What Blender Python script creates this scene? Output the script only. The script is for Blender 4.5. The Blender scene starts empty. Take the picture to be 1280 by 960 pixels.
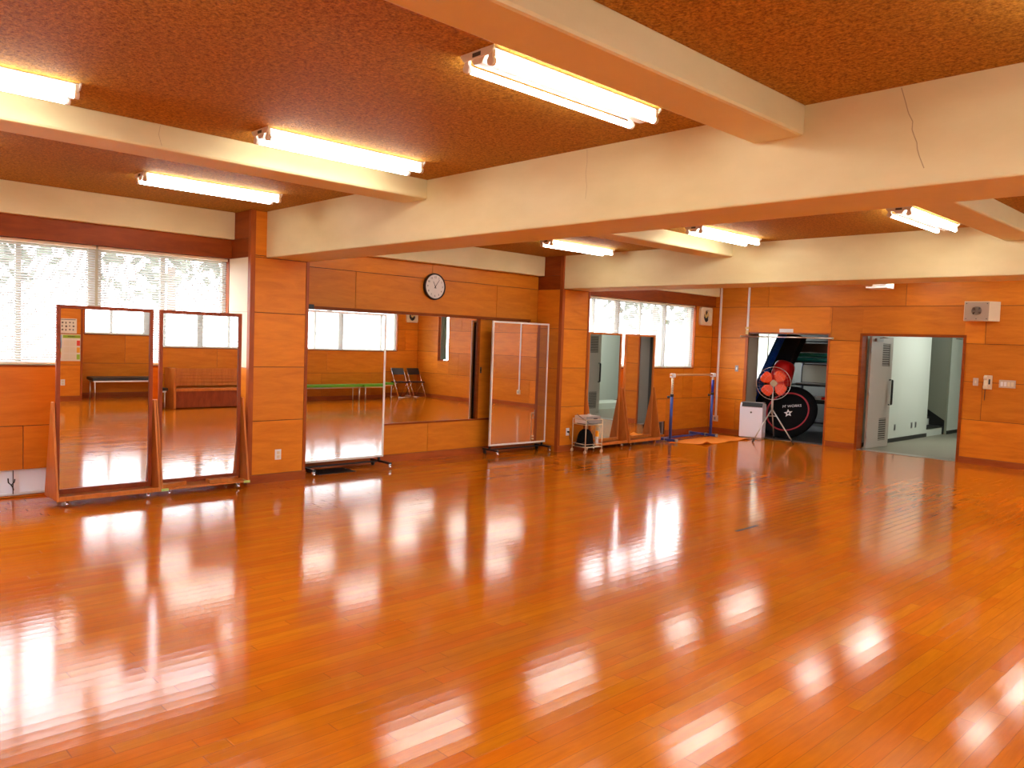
import bpy, bmesh, math, random
from mathutils import Vector, Matrix
random.seed(4)
PI = math.pi
C = bpy.context.scene.collection
SC = bpy.context.scene

# ------------------------------------------------------------------ materials
def mat(name, col, rough=.5, metal=0, spec=.5, emit=None, estr=0, coat=0):
    m = bpy.data.materials.new(name); m.use_nodes = True
    b = m.node_tree.nodes['Principled BSDF']
    b.inputs['Base Color'].default_value = (*col, 1)
    b.inputs['Roughness'].default_value = rough
    b.inputs['Metallic'].default_value = metal
    b.inputs['Specular IOR Level'].default_value = spec
    b.inputs['Coat Weight'].default_value = coat
    if emit:
        b.inputs['Emission Color'].default_value = (*emit, 1); b.inputs['Emission Strength'].default_value = estr
    return m

class NT:
    """small node builder"""
    def __init__(s, m): s.t = m.node_tree; s.b = s.t.nodes['Principled BSDF']
    def n(s, typ, **kw):
        x = s.t.nodes.new(typ)
        for k, v in kw.items():
            if k.startswith('i_'): x.inputs[int(k[2:])].default_value = v
            else: setattr(x, k, v)
        return x
    def l(s, a, b): s.t.links.new(a, b)
    def math(s, op, a, b=None, c=None):
        x = s.n('ShaderNodeMath', operation=op)
        for i, v in enumerate((a, b, c)):
            if v is None: continue
            if isinstance(v, (int, float)): x.inputs[i].default_value = v
            else: s.l(v, x.inputs[i])
        return x.outputs[0]
    def mix(s, f, a, b, blend='MIX'):
        x = s.n('ShaderNodeMix', data_type='RGBA', blend_type=blend)
        for k, v in ((0, f), (6, a), (7, b)):
            if isinstance(v, (int, float)): x.inputs[k].default_value = v
            elif isinstance(v, tuple): x.inputs[k].default_value = (*v, 1)
            else: s.l(v, x.inputs[k])
        return x.outputs[2]
    def coord(s, scale=(1, 1, 1), loc=(0, 0, 0)):
        tc = s.n('ShaderNodeTexCoord'); mp = s.n('ShaderNodeMapping')
        mp.inputs['Scale'].default_value = scale; mp.inputs['Location'].default_value = loc
        s.l(tc.outputs['Object'], mp.inputs['Vector']); return mp.outputs[0]
    def noise(s, vec, scale, detail=3, rough=.5, dist=0):
        x = s.n('ShaderNodeTexNoise'); x.inputs['Scale'].default_value = scale
        x.inputs['Detail'].default_value = detail; x.inputs['Roughness'].default_value = rough
        x.inputs['Distortion'].default_value = dist
        if vec is not None: s.l(vec, x.inputs['Vector'])
        return x.outputs['Fac']
    def ramp(s, f, stops):
        x = s.n('ShaderNodeValToRGB'); cr = x.color_ramp
        while len(cr.elements) < len(stops): cr.elements.new(.5)
        for e, (p, c) in zip(cr.elements, stops): e.position = p; e.color = (*c, 1)
        s.l(f, x.inputs[0]); return x.outputs[0]
    def bump(s, h, strength, dist=.01):
        x = s.n('ShaderNodeBump'); x.inputs['Strength'].default_value = strength; x.inputs['Distance'].default_value = dist
        s.l(h, x.inputs['Height']); s.l(x.outputs[0], s.b.inputs['Normal'])

def wood(name, c1, c2, scale=(1.1, 1.1, 6.5), rough=.42, island=.24, spec=.28):
    m = mat(name, c1, rough, spec=spec); t = NT(m)
    geo = t.n('ShaderNodeNewGeometry'); rnd = geo.outputs['Random Per Island']
    tc = t.n('ShaderNodeTexCoord'); mp = t.n('ShaderNodeMapping'); mp.inputs['Scale'].default_value = scale
    t.l(tc.outputs['Object'], mp.inputs['Vector'])
    off = t.n('ShaderNodeVectorMath', operation='ADD'); sc = t.n('ShaderNodeCombineXYZ')
    r17 = t.math('MULTIPLY', rnd, 17.0)
    for i in range(3): t.l(r17, sc.inputs[i])
    t.l(mp.outputs[0], off.inputs[0]); t.l(sc.outputs[0], off.inputs[1])
    f = t.noise(off.outputs[0], 1.6, 6, .62, .6)
    fine = t.noise(off.outputs[0], 9, 3, .6)
    f2 = t.math('ADD', t.math('MULTIPLY', f, .86), t.math('MULTIPLY', fine, .14))
    col = t.ramp(f2, [(.3, c2), (.62, c1)])
    v = t.math('ADD', t.math('MULTIPLY', rnd, island), 1 - island / 2)
    h = t.n('ShaderNodeHueSaturation'); t.l(col, h.inputs['Color']); t.l(v, h.inputs['Value'])
    t.l(h.outputs[0], t.b.inputs['Base Color'])
    return m

M = {}
M['panel'] = wood('plywood_panel', (.70, .232, .014), (.56, .160, .008))
M['panel_far'] = M['panel']
M['dark_wood'] = wood('dark_lintel_wood', (.30, .062, .006), (.19, .034, .003), rough=.45, spec=.18)
M['post'] = wood('post_wood', (.42, .10, .016), (.26, .05, .009), scale=(9, 9, 1.0))
M['base_wood'] = wood('baseboard_wood', (.40, .095, .018), (.28, .055, .010))
M['joint'] = mat('joint_dark', (.06, .015, .004), .7)
M['frame_wood'] = wood('mirror_frame_wood', (.32, .062, .014), (.20, .035, .008), scale=(6, 6, 2))
M['stand_wood'] = wood('mirror_stand_wood', (.60, .20, .035), (.44, .125, .02), scale=(9, 9, 1.2))
M['cream'] = mat('beam_paint', (.76, .66, .49), .6); _t = NT(M['cream'])
_n = _t.noise(_t.coord((.5, .5, 1.2)), 2.2, 5, .6)
_t.l(_t.ramp(_n, [(.3, (.72, .635, .34)), (.65, (.81, .73, .43))]), _t.b.inputs['Base Color'])
_t.bump(_t.noise(_t.coord(), 60, 3), .06, .01)
M['window_lit_board'] = mat('window_lit_board', (.82, .70, .48), .5)  # wood washed out by window light, the brightness put into the colour
M['white_wall'] = mat('corridor_paint', (.78, .82, .76), .6)
M['grey_green'] = mat('stair_paint', (.30, .32, .25), .6)
M['corr_floor'] = mat('corridor_vinyl', (.36, .34, .27), .55); _t = NT(M['corr_floor'])
_t.l(_t.ramp(_t.noise(_t.coord(), 90, 4), [(.35, (.30, .28, .22)), (.7, (.42, .40, .32))]), _t.b.inputs['Base Color'])
M['jamb'] = mat('jamb_paint', (.36, .34, .27), .55)
M['black'] = mat('black_plastic', (.012, .012, .013), .4)
M['black_metal'] = mat('black_steel', (.015, .016, .02), .35)
M['rubber'] = mat('rubber', (.02, .02, .02), .7)
M['white_p'] = mat('white_plastic', (.84, .85, .86), .35)
M['ivory'] = mat('ivory_plastic', (.78, .68, .48), .4)
M['beige'] = mat('beige_metal', (.62, .52, .40), .45)
M['grey'] = mat('grey_plastic', (.33, .33, .32), .45)
M['dgrey'] = mat('dark_grey', (.06, .06, .06), .5)
M['alu'] = mat('aluminium', (.75, .75, .73), .3, 1)
M['silver'] = mat('silver_paint', (.52, .52, .50), .35, .35)
M['chrome'] = mat('chrome', (.85, .85, .85), .12, 1)
M['white_alu'] = mat('white_coated_frame', (.86, .85, .80), .35)
M['mirror'] = mat('mirror_silver', (.90, .91, .90), 0.0, 1)
M['blue'] = mat('blue_enamel', (.03, .07, .34), .35)
M['dblue'] = mat('navy_sleeve', (.012, .02, .22), .4)
M['orange'] = mat('orange_mat', (.85, .25, .012), .7)
M['red'] = mat('red_plastic', (.92, .010, .014), .4)
M['fan_blade'] = mat('fan_blade_orange', (.85, .075, .012), .3)
M['teal'] = mat('teal_vinyl', (.01, .36, .40), .4)
M['navy'] = mat('navy_vinyl', (.006, .008, .02), .5)
M['ribblue'] = mat('bright_blue', (.012, .16, .95), .45)
M['green'] = mat('green_vinyl', (.10, .42, .03), .35)
M['bblack'] = mat('black_vinyl', (.02, .018, .016), .4)
M['door_paint'] = mat('grey_door_paint', (.50, .47, .42), .45)
M['steel'] = mat('steel', (.5, .5, .48), .35, 1)
M['frost'] = mat('frosted_white', (.74, .78, .82), .35, emit=(.8, .9, 1), estr=.0)
M['tape'] = mat('green_tape', (.50, .72, .22), .5)
M['paper'] = mat('paper', (.80, .76, .62), .7)
M['ring_red'] = mat('red_ring', (.42, .012, .03), .5)
M['fabric'] = mat('black_fabric', (.006, .006, .007), .9, spec=.1)
M['clock_face'] = mat('clock_face', (.78, .76, .70), .5)
M['crack'] = mat('crack_line', (.46, .36, .20), .8)
M['slat'] = None

# ceiling: brown sprayed rock wool
m = mat('brown_ceiling', (.30, .10, .022), .7, spec=.12); t = NT(m); M['ceiling'] = m
co = t.coord(); g = t.noise(co, 62, 3, .7); g2 = t.noise(co, 26, 2, .6)
gg = t.math('ADD', t.math('MULTIPLY', g, .7), t.math('MULTIPLY', g2, .3))
big = t.noise(co, 1.3, 3)
t.l(t.mix(t.math('MULTIPLY', big, .35), t.ramp(gg, [(.38, (.22, .090, .008)), (.64, (.72, .36, .045))]), (.36, .145, .018)), t.b.inputs['Base Color'])
t.bump(gg, .9, .02)

# floor: varnished strips running along Y
m = mat('varnished_floor', (.6, .2, .03), .15); t = NT(m); M['floor'] = m
tc = t.n('ShaderNodeTexCoord'); sx = t.n('ShaderNodeSeparateXYZ'); t.l(tc.outputs['Object'], sx.inputs[0])
W, L = .078, 1.15
xs = t.math('DIVIDE', sx.outputs[0], W); row = t.math('FLOOR', xs); fx = t.math('FRACT', xs)
wn = t.n('ShaderNodeTexWhiteNoise', noise_dimensions='1D'); t.l(row, wn.inputs['W'])
ys = t.math('ADD', t.math('DIVIDE', sx.outputs[1], L), t.math('MULTIPLY', wn.outputs['Value'], 7.3))
seg = t.math('FLOOR', ys); fy = t.math('FRACT', ys)
cv = t.n('ShaderNodeCombineXYZ'); t.l(row, cv.inputs[0]); t.l(seg, cv.inputs[1])
wn2 = t.n('ShaderNodeTexWhiteNoise', noise_dimensions='2D'); t.l(cv.outputs[0], wn2.inputs['Vector'])
rnd = wn2.outputs['Value']
wn3 = t.n('ShaderNodeTexWhiteNoise', noise_dimensions='3D'); cv2 = t.n('ShaderNodeCombineXYZ')
t.l(row, cv2.inputs[0]); t.l(seg, cv2.inputs[1]); cv2.inputs[2].default_value = 3.7; t.l(cv2.outputs[0], wn3.inputs['Vector'])
mp = t.n('ShaderNodeMapping'); mp.inputs['Scale'].default_value = (22, 1.6, 1); t.l(tc.outputs['Object'], mp.inputs['Vector'])
ad = t.n('ShaderNodeVectorMath', operation='ADD'); t.l(mp.outputs[0], ad.inputs[0]); t.l(wn3.outputs['Color'], ad.inputs[1])
gr = t.noise(ad.outputs[0], 2.2, 5, .6, .5)
c0 = t.ramp(gr, [(.25, (.56, .145, .003)), (.75, (.72, .200, .005))])
hs = t.n('ShaderNodeHueSaturation'); t.l(c0, hs.inputs['Color'])
t.l(t.math('ADD', t.math('MULTIPLY', rnd, .12), .94), hs.inputs['Value'])
t.l(t.math('ADD', t.math('MULTIPLY', wn3.outputs['Value'], .012), .494), hs.inputs['Hue'])
def edge(f, w): return t.math('MAXIMUM', t.math('LESS_THAN', f, w), t.math('GREATER_THAN', f, 1 - w))
seam = t.math('MAXIMUM', edge(fx, .022), edge(fy, .0022))
patch = t.noise(t.coord((.5, .5, 1)), 1.1, 4, .6)
darkpatch = t.ramp(patch, [(.40, (.84, .80, .78)), (.62, (1, 1, 1))])
c1 = t.mix(1.0, hs.outputs[0], darkpatch, 'MULTIPLY')
t.l(t.mix(t.math('MULTIPLY', seam, .42), c1, (.13, .03, .004)), t.b.inputs['Base Color'])
scr = t.noise(t.coord((7, 60, 1)), 3, 4, .7); wear = t.noise(t.coord((1, 1, 1)), 2.5, 5, .65)
rg = t.math('ADD', .07, t.math('MULTIPLY', wear, .08))
t.l(rg, t.b.inputs['Roughness'])
t.b.inputs['IOR'].default_value = 1.5; t.b.inputs['Specular IOR Level'].default_value = .5
tilt = t.math('MULTIPLY', t.math('SUBTRACT', fx, .5), t.math('SUBTRACT', rnd, .5))
cup = t.math('MULTIPLY', t.math('POWER', t.math('ABSOLUTE', t.math('SUBTRACT', fx, .5)), 2.0), .22)
wav = t.noise(t.coord((4, 1.2, 1)), 3, 3, .5)
hgt = t.math('ADD', t.math('ADD', t.math('MULTIPLY', tilt, .085), cup), t.math('MULTIPLY', wav, .05))
fineb = t.noise(t.coord((30, 14, 1)), 3.5, 4, .65)
hgt = t.math('SUBTRACT', t.math('ADD', hgt, t.math('MULTIPLY', fineb, .045)), t.math('MULTIPLY', seam, .03))
t.bump(hgt, .22, .012)

# translucent blind slat
m = mat('blind_slat', (.52, .51, .49), .45); t = NT(m); M['slat'] = m
tr = t.n('ShaderNodeBsdfTranslucent'); tr.inputs[0].default_value = (.85, .86, .84, 1)
mx = t.n('ShaderNodeMixShader'); mx.inputs[0].default_value = .09
out = t.t.nodes['Material Output']; t.l(t.b.outputs[0], mx.inputs[1]); t.l(tr.outputs[0], mx.inputs[2]); t.l(mx.outputs[0], out.inputs[0])
# frosted low window pane : translucent
m = mat('frosted_pane', (.86, .88, .92), .3); t = NT(m); M['frosted'] = m
tr = t.n('ShaderNodeBsdfTranslucent'); tr.inputs[0].default_value = (.9, .93, .97, 1)
mx = t.n('ShaderNodeMixShader'); mx.inputs[0].default_value = .10
out = t.t.nodes['Material Output']; t.l(t.b.outputs[0], mx.inputs[1]); t.l(tr.outputs[0], mx.inputs[2]); t.l(mx.outputs[0], out.inputs[0])
# clear glass
m = mat('window_glass', (1, 1, 1), 0); t = NT(m); M['glass'] = m
tp = t.n('ShaderNodeBsdfTransparent'); gl = t.n('ShaderNodeBsdfGlossy'); gl.inputs['Roughness'].default_value = 0
mx = t.n('ShaderNodeMixShader'); mx.inputs[0].default_value = .05; t.l(tp.outputs[0], mx.inputs[1]); t.l(gl.outputs[0], mx.inputs[2])
t.l(mx.outputs[0], t.t.nodes['Material Output'].inputs[0])
M['winframe'] = mat('window_aluminium', (.42, .38, .26), .45)
M['tube'] = mat('lit_tube', (1, 1, 1), .3, emit=(.96, .97, .92), estr=18)
M['lamp_white'] = mat('lamp_enamel', (.82, .80, .74), .35)
M['curtain'] = mat('sage_curtain', (.20, .26, .19), .8)
M['louver'] = mat('louver_dark', (.10, .085, .07), .6)
M['leaf'] = mat('leaf', (.06, .08, .04), .6)
M['bark'] = mat('bark', (.12, .08, .05), .8)
M['ground'] = mat('ground', (.45, .44, .42), .8)
M['yellow_p'] = mat('yellow_plastic', (.75, .55, .20), .4)
for k, c in dict(pp_blue=(.05, .25, .5), pp_green=(.35, .55, .05), pp_red=(.75, .06, .03), pp_orange=(.85, .4, .03), pp_text=(.12, .11, .09), pp_sky=(.25, .5, .7), pp_cell=(.78, .72, .55)).items():
    M[k] = mat(k, c, .7)

# ------------------------------------------------------------------ mesh builder
class MB:
    def __init__(s): s.bm = bmesh.new(); s.mats = []; s.mi = 0
    def use(s, m):
        if m not in s.mats: s.mats.append(m)
        s.mi = s.mats.index(m); return s
    def _f(s, vs, smooth=False):
        try: f = s.bm.faces.new(vs)
        except ValueError: return
        f.material_index = s.mi; f.smooth = smooth
    def box(s, x0, x1, y0, y1, z0, z1, mx=None):
        if x0 > x1: x0, x1 = x1, x0
        if y0 > y1: y0, y1 = y1, y0
        if z0 > z1: z0, z1 = z1, z0
        P = [Vector((x, y, z)) for x in (x0, x1) for y in (y0, y1) for z in (z0, z1)]
        if mx: P = [mx @ p for p in P]
        v = [s.bm.verts.new(p) for p in P]
        for q in ((0, 1, 3, 2), (4, 6, 7, 5), (0, 4, 5, 1), (2, 3, 7, 6), (0, 2, 6, 4), (1, 5, 7, 3)): s._f([v[i] for i in q])
        return s
    def quad(s, *P, mx=None):
        s._f([s.bm.verts.new(mx @ Vector(p) if mx else Vector(p)) for p in P]); return s
    def cyl(s, p0, p1, r, r2=None, seg=12, caps=True):
        p0, p1 = Vector(p0), Vector(p1); d = (p1 - p0).normalized()
        a = d.orthogonal().normalized(); b = d.cross(a); r2 = r if r2 is None else r2
        A = []; B = []
        for i in range(seg):
            w = 2 * PI * i / seg; o = a * math.cos(w) + b * math.sin(w)
            A.append(s.bm.verts.new(p0 + o * r)); B.append(s.bm.verts.new(p1 + o * r2))
        for i in range(seg):
            j = (i + 1) % seg; s._f([A[i], A[j], B[j], B[i]], True)
        if caps: s._f(A[::-1]); s._f(B)
        return s
    def tube(s, pts, r, seg=8, closed=False):
        pts = [Vector(p) for p in pts]; n = len(pts); rings = []
        prev = None
        for i, p in enumerate(pts):
            if closed: d = pts[(i + 1) % n] - pts[i - 1]
            else: d = pts[min(i + 1, n - 1)] - pts[max(i - 1, 0)]
            d.normalize()
            a = d.orthogonal().normalized() if prev is None else (prev - d * prev.dot(d)).normalized()
            prev = a; b = d.cross(a)
            rings.append([s.bm.verts.new(p + (a * math.cos(2 * PI * k / seg) + b * math.sin(2 * PI * k / seg)) * r) for k in range(seg)])
        for i in range(n if closed else n - 1):
            A, B = rings[i], rings[(i + 1) % n]
            for k in range(seg): s._f([A[k], A[(k + 1) % seg], B[(k + 1) % seg], B[k]], True)
        if not closed: s._f(rings[0][::-1]); s._f(rings[-1])
        return s
    def lathe(s, prof, o=(0, 0, 0), seg=24, mx=None, caps=True):
        o = Vector(o); R = []
        for r, z in prof:
            ring = []
            for i in range(seg):
                w = 2 * PI * i / seg; p = o + Vector((r * math.cos(w), r * math.sin(w), z))
                ring.append(s.bm.verts.new(mx @ p if mx else p))
            R.append(ring)
        for A, B in zip(R, R[1:]):
            for i in range(seg): s._f([A[i], A[(i + 1) % seg], B[(i + 1) % seg], B[i]], True)
        if caps and prof[0][0] > 1e-6: s._f(R[0][::-1])
        if caps and prof[-1][0] > 1e-6: s._f(R[-1])
        return s
    def prism(s, poly, axis, a0, a1, mx=None):
        """poly: 2-D points in the plane of the other two axes (in x,y,z order)"""
        def P(p, a):
            q = [p[0], p[1]]; q.insert(axis, a); q = Vector(q); return mx @ q if mx else q
        A = [s.bm.verts.new(P(p, a0)) for p in poly]; B = [s.bm.verts.new(P(p, a1)) for p in poly]
        n = len(poly)
        for i in range(n): s._f([A[i], A[(i + 1) % n], B[(i + 1) % n], B[i]])
        s._f(A[::-1]); s._f(B); return s
    def build(s, name, m=None, parent=None, bevel=0, smooth=False, mx=None):
        bmesh.ops.recalc_face_normals(s.bm, faces=s.bm.faces)
        me = bpy.data.meshes.new(name)
        if mx: s.bm.transform(mx)
        s.bm.to_mesh(me); s.bm.free()
        for k in (s.mats or [m]): me.materials.append(k)
        o = bpy.data.objects.new(name, me); C.objects.link(o)
        if parent: o.parent = parent
        if bevel:
            b = o.modifiers.new('bevel', 'BEVEL'); b.width = bevel; b.segments = 2; b.limit_method = 'ANGLE'; b.angle_limit = .6
        return o

def box(*a, **k): return MB().box(*a, **k)
def cylm(*a, **k): return MB().cyl(*a, **k)
def tag(o, label=None, cat=None, group=None, kind=None):
    if label: o['label'] = label
    if cat: o['category'] = cat
    if group: o['group'] = group
    if kind: o['kind'] = kind
    return o
def thing(name, label, cat, loc=(0, 0, 0), rz=0, group=None):
    o = bpy.data.objects.new(name, None); C.objects.link(o); o.empty_display_size = .1
    o.location = loc; o.rotation_euler = (0, 0, rz)
    return tag(o, label, cat, group)
def S(o, label=None): o['kind'] = 'structure'; return tag(o, label) if label else o
def dup(root, loc, rz=None, label=None, group=None):
    r = root.copy(); C.objects.link(r); r.location = loc
    if rz is not None: r.rotation_euler = (0, 0, rz)
    if label: r['label'] = label
    if group: r['group'] = group
    for ch in list(root.children):
        c = ch.copy(); C.objects.link(c); c.parent = r
        for g in list(ch.children):
            d = g.copy(); C.objects.link(d); d.parent = c
    return r
def arc(cx, cy, r, a0, a1, n): return [(cx + r * math.cos(a0 + (a1 - a0) * i / n), cy + r * math.sin(a0 + (a1 - a0) * i / n)) for i in range(n + 1)]
def textmesh(s, size, name, m, parent, mx):
    cu = bpy.data.curves.new(name + '_curve', 'FONT'); cu.body = s; cu.size = size; cu.align_x = 'CENTER'; cu.align_y = 'CENTER'; cu.extrude = .0006
    o = bpy.data.objects.new(name + '_tmp', cu); C.objects.link(o)
    bpy.context.view_layer.update()
    me = bpy.data.meshes.new_from_object(o.evaluated_get(bpy.context.evaluated_depsgraph_get()))
    bpy.data.objects.remove(o); me.transform(mx); me.materials.clear(); me.materials.append(m)
    r = bpy.data.objects.new(name, me); C.objects.link(r); r.parent = parent
    return r

# ------------------------------------------------------------------ dimensions
H, ZB, ZS, ZBAND = 2.998, 2.497, 2.837, 2.700
WD = -.52                      # wall plane behind the column face
XR = 8.67                      # column face of the right wall
YB, YF = -5.2, 14.352
BAYS = [(-4.55, -.33), (.20, 4.34), (5.05, 9.33), (9.97, 14.352)]
COLS = [(-.33, .20), (4.34, 5.05), (9.33, 9.97)]
BEAMS = [(-.20, .20), (4.521, 5.044), (9.355, 9.964)]
ROWS = [.095, .695, 1.295, 1.895, 2.495]
SILL, WTOP = 1.28, 2.492
def mL(u, d): return (d, u)
def mR(u, d): return (XR - d, u)
def mF(u, d): return (u, YF - d)
def mBk(u, d): return (u, YB + d)
def ubox(mb, mp, u0, u1, d0, d1, z0, z1):
    a, b = mp(u0, d0), mp(u1, d1); mb.box(a[0], b[0], a[1], b[1], z0, z1)
def subtract(rects, h):
    out = []
    for (a, b, c, d) in rects:
        ha, hb, hc, hd = h
        if hb <= a or ha >= b or hd <= c or hc >= d: out.append((a, b, c, d)); continue
        if ha > a: out.append((a, ha, c, d))
        if hb < b: out.append((hb, b, c, d))
        a2, b2 = max(a, ha), min(b, hb)
        if hc > c: out.append((a2, b2, c, hc))
        if hd < d: out.append((a2, b2, hd, d))
    return out
def panelling(mb, mp, d, u0, u1, z0, z1, rows, joints, holes=(), pm=None, thick=.2, back=True, ext=0):
    """boards with open joints over a dark backing; joints: {row index: [u,..]}"""
    G = .0036
    zs = [z for z in rows if z0 < z < z1]; zs = [z0] + zs + [z1]
    mb.use(pm or M['panel'])
    for i, (a, b) in enumerate(zip(zs, zs[1:])):
        us = [u0] + sorted(u for u in joints.get(i, []) if u0 < u < u1) + [u1]
        for p, q in zip(us, us[1:]):
            R = [(p, q, a, b)]
            for h in holes: R = subtract(R, h)
            for (e, f, g, h2) in R:
                e2 = e + G if abs(e - p) < 1e-6 else e; f2 = f - G if abs(f - q) < 1e-6 else f
                g2 = g + G if abs(g - a) < 1e-6 else g; h3 = h2 - G if abs(h2 - b) < 1e-6 else h2
                if f2 - e2 > .01 and h3 - g2 > .004: ubox(mb, mp, e2, f2, d - .012, d, g2, h3)
    if back:
        mb.use(M['joint'])
        R = [(u0 - ext, u1 + ext, z0, z1)]
        for h in holes: R = subtract(R, h)
        for (e, f, g, h2) in R: ubox(mb, mp, e, f, d - thick, d - .010, g, h2)

# ------------------------------------------------------------------ room shell
S(box(WD - .2, XR - WD + .2, YB - .2, YF, -.1, 0).build('floor', M['floor']))
S(box(WD - .2, XR - WD + .2, YB - .2, YF + .2, H, H + .15).build('ceiling', M['ceiling']))
winn = [0]
def window(mp, u0, u1, mulls, z0=SILL, z1=WTOP, d=WD, thick=(), frame=None):
    """aluminium sliding window set in the wall: frame with mullions and one pane per light"""
    winn[0] += 1
    f = MB(); fr = frame or M['winframe']; f.use(fr); D0, D1 = d - .15, d - .09
    for a, b in ((u0, u0 + .04), (u1 - .04, u1)): ubox(f, mp, a, b, D0, D1, z0, z1)
    ubox(f, mp, u0, u1, D0, D1, z0, z0 + .04); ubox(f, mp, u0, u1, D0, D1, z1 - .05, z1)
    for k in mulls:
        w = .065 if k in thick else .024
        ubox(f, mp, k - w, k + w, D0 + .005, D1 - .005, z0, z1)
    o = S(f.build('window_%d' % winn[0], fr))
    g = MB(); ubox(g, mp, u0 + .04, u1 - .04, d - .122, d - .118, z0 + .04, z1 - .05); g.build('pane', M['glass'], o)
    # reveal boards and sill
    r = MB(); r.use(M['dark_wood'])
    ubox(r, mp, u0 - .001, u1 + .001, d - .19, d + .004, z0 - .018, z0)
    r.build('sill', M['dark_wood'], o)
    r = MB(); r.use(M['dark_wood'])
    ubox(r, mp, u0 - .012, u0 + .004, d - .19, d + .003, z0, z1); ubox(r, mp, u1 - .004, u1 + .012, d - .19, d + .003, z0, z1)
    r.build('jamb', M['dark_wood'], o)
    return o

def side_wall(name, mp, wins, lows, joints, extra_holes={}, rows_hi=True):
    """panelled wall of one long side, bay by bay"""
    w = MB()
    for i, (a, b) in enumerate(BAYS):
        hs = [(p, q, SILL, WTOP) for (bi, p, q) in wins if bi == i] + [(p, q, .02, .272) for (bi, p, q) in lows if bi == i] + extra_holes.get(i, [])
        top = 2.495 if any(bi == i for (bi, _, _) in wins) else ZBAND
        panelling(w, mp, WD, a, b, 0 if any(l[0] == i for l in lows) else .0, top, ROWS, joints.get(i, {}), hs)
        if top < ZBAND:
            w.use(M['dark_wood']); ubox(w, mp, a, b, WD - .2, WD + .055, 2.492, ZBAND)
        w.use(M['joint']); ubox(w, mp, a, b, WD - .2, WD - .01, ZBAND, H)
    return S(w.build(name))
wl_w = [(0, -4.2, -.35), (1, .25, 4.339), (3, 10.15, 13.735)]
wr_w = [(0, -4.2, -.35), (1, .25, 4.3), (2, 5.22, 9.15), (3, 10.15, 13.63)]
JL = {1: {1: [.9, 2.312, 3.6], 2: [1.6, 3.0]}, 2: {1: [7.232], 4: [6.007, 8.457], 5: [7.235]}, 3: {1: [11.2, 12.6], 2: [13.398]}}
JR = {1: {2: [2.2], 1: [1.2, 3.2]}, 2: {1: [6.9, 8.6], 2: [5.99, 7.96]}, 3: {1: [10.9, 12.4, 13.2], 2: [11.05, 13.25], 3: [13.9]}}
side_wall('wall_left', mL, wl_w, [(1, .3, 4.25), (3, 10.2, 12.87)], JL, {2: [(5.16, 9.16, .50, 2.0)]})
side_wall('wall_right', mR, wr_w, [], JR)
window(mL, -4.2, -.35, [-2.3], thick=(-2.3,))
window(mL, .25, 4.339, [.95, 1.6, 2.29, 2.965, 3.645], thick=(1.6, 2.965))
window(mL, 10.15, 13.735, [10.8, 11.434, 12.10, 12.84], thick=(12.84, 11.434))
window(mR, -4.2, -.35, [-2.3], thick=(-2.3,))
window(mR, .25, 4.3, [1.6, 2.97], thick=(1.6, 2.97))
window(mR, 5.22, 9.15, [5.75, 6.45, 6.84, 7.613, 8.27], thick=(6.45, 7.613))
window(mR, 10.15, 13.63, [10.75, 11.5, 12.75], thick=(11.5,))

# floor-level frosted sliding windows of the left wall
def low_window(u0, u1, seams, pane='frosted', fm='white_p'):
    winn[0] += 1
    f = MB(); f.use(M[fm])
    d0, d1 = WD - .075, WD - .035
    ubox(f, mL, u0, u1, d0, d1, .02, .04); ubox(f, mL, u0, u1, d0, d1, .252, .272)
    for s_ in [u0] + seams + [u1]: ubox(f, mL, max(u0, s_ - .022), min(u1, s_ + .022), d0, d1 + .004, .02, .272)
    o = S(f.build('window_%d' % winn[0], M[fm]))
    g = MB(); ubox(g, mL, u0, u1, WD - .062, WD - .056, .035, .258); g.build('pane', M[pane], o)
    k = MB(); k.use(M['black'])
    for s_ in seams:
        ubox(k, mL, s_ - .030, s_ - .024, d1 - .002, d1 + .006, .03, .262)
        x = WD - .025
        k.tube([(x, s_ - .07, .19), (x + .004, s_ - .068, .15), (x + .008, s_ - .045, .125), (x + .008, s_ - .02, .15), (x + .004, s_ - .015, .18)], .006, 6)
        k.tube([(x, s_ - .045, .125), (x, s_ - .03, .10), (x, s_ - .025, .07)], .006, 6)
    k.build('latch', M['black'], o)
low_window(.3, 4.25, [1.28, 2.262, 3.25])
low_window(10.2, 12.87, [11.1, 12.0], 'dgrey', 'grey')

# columns with corner posts
def column(name, mp, a, b, lit_side=False, seed=0):
    c = MB()
    panelling(c, mp, 0, a + .055, b - .035, 0, H, ROWS + [2.515], {}, thick=.1)
    c.use(M['post'])
    ubox(c, mp, a, a + .055, -.055, .006, 0, H); ubox(c, mp, b - .035, b, -.04, .006, 0, H)
    c.use(M['joint']); ubox(c, mp, a + .012, b - .012, WD - .01, -.05, 0, H); ubox(c, mp, a, b, WD - .2, WD - .004, 0, H)
    # side faces
    for (y0, y1) in ((a, a + .012), (b - .012, b)):
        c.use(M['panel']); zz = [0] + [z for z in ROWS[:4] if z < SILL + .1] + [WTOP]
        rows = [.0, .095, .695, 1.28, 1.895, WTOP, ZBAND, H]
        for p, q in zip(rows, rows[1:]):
            if lit_side and y0 == a and p >= 1.27 and q <= WTOP + .01: c.use(M['window_lit_board'])  # pale colour stands for window light on this side face
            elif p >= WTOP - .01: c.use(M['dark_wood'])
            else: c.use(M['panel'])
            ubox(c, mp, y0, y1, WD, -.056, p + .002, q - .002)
    return S(c.build(name))
for i, (a, b) in enumerate(COLS):
    column('column_left.%03d' % i, mL, a, b, lit_side=(i == 1)); column('column_right.%03d' % i, mR, a, b, lit_side=(i == 1))

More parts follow.
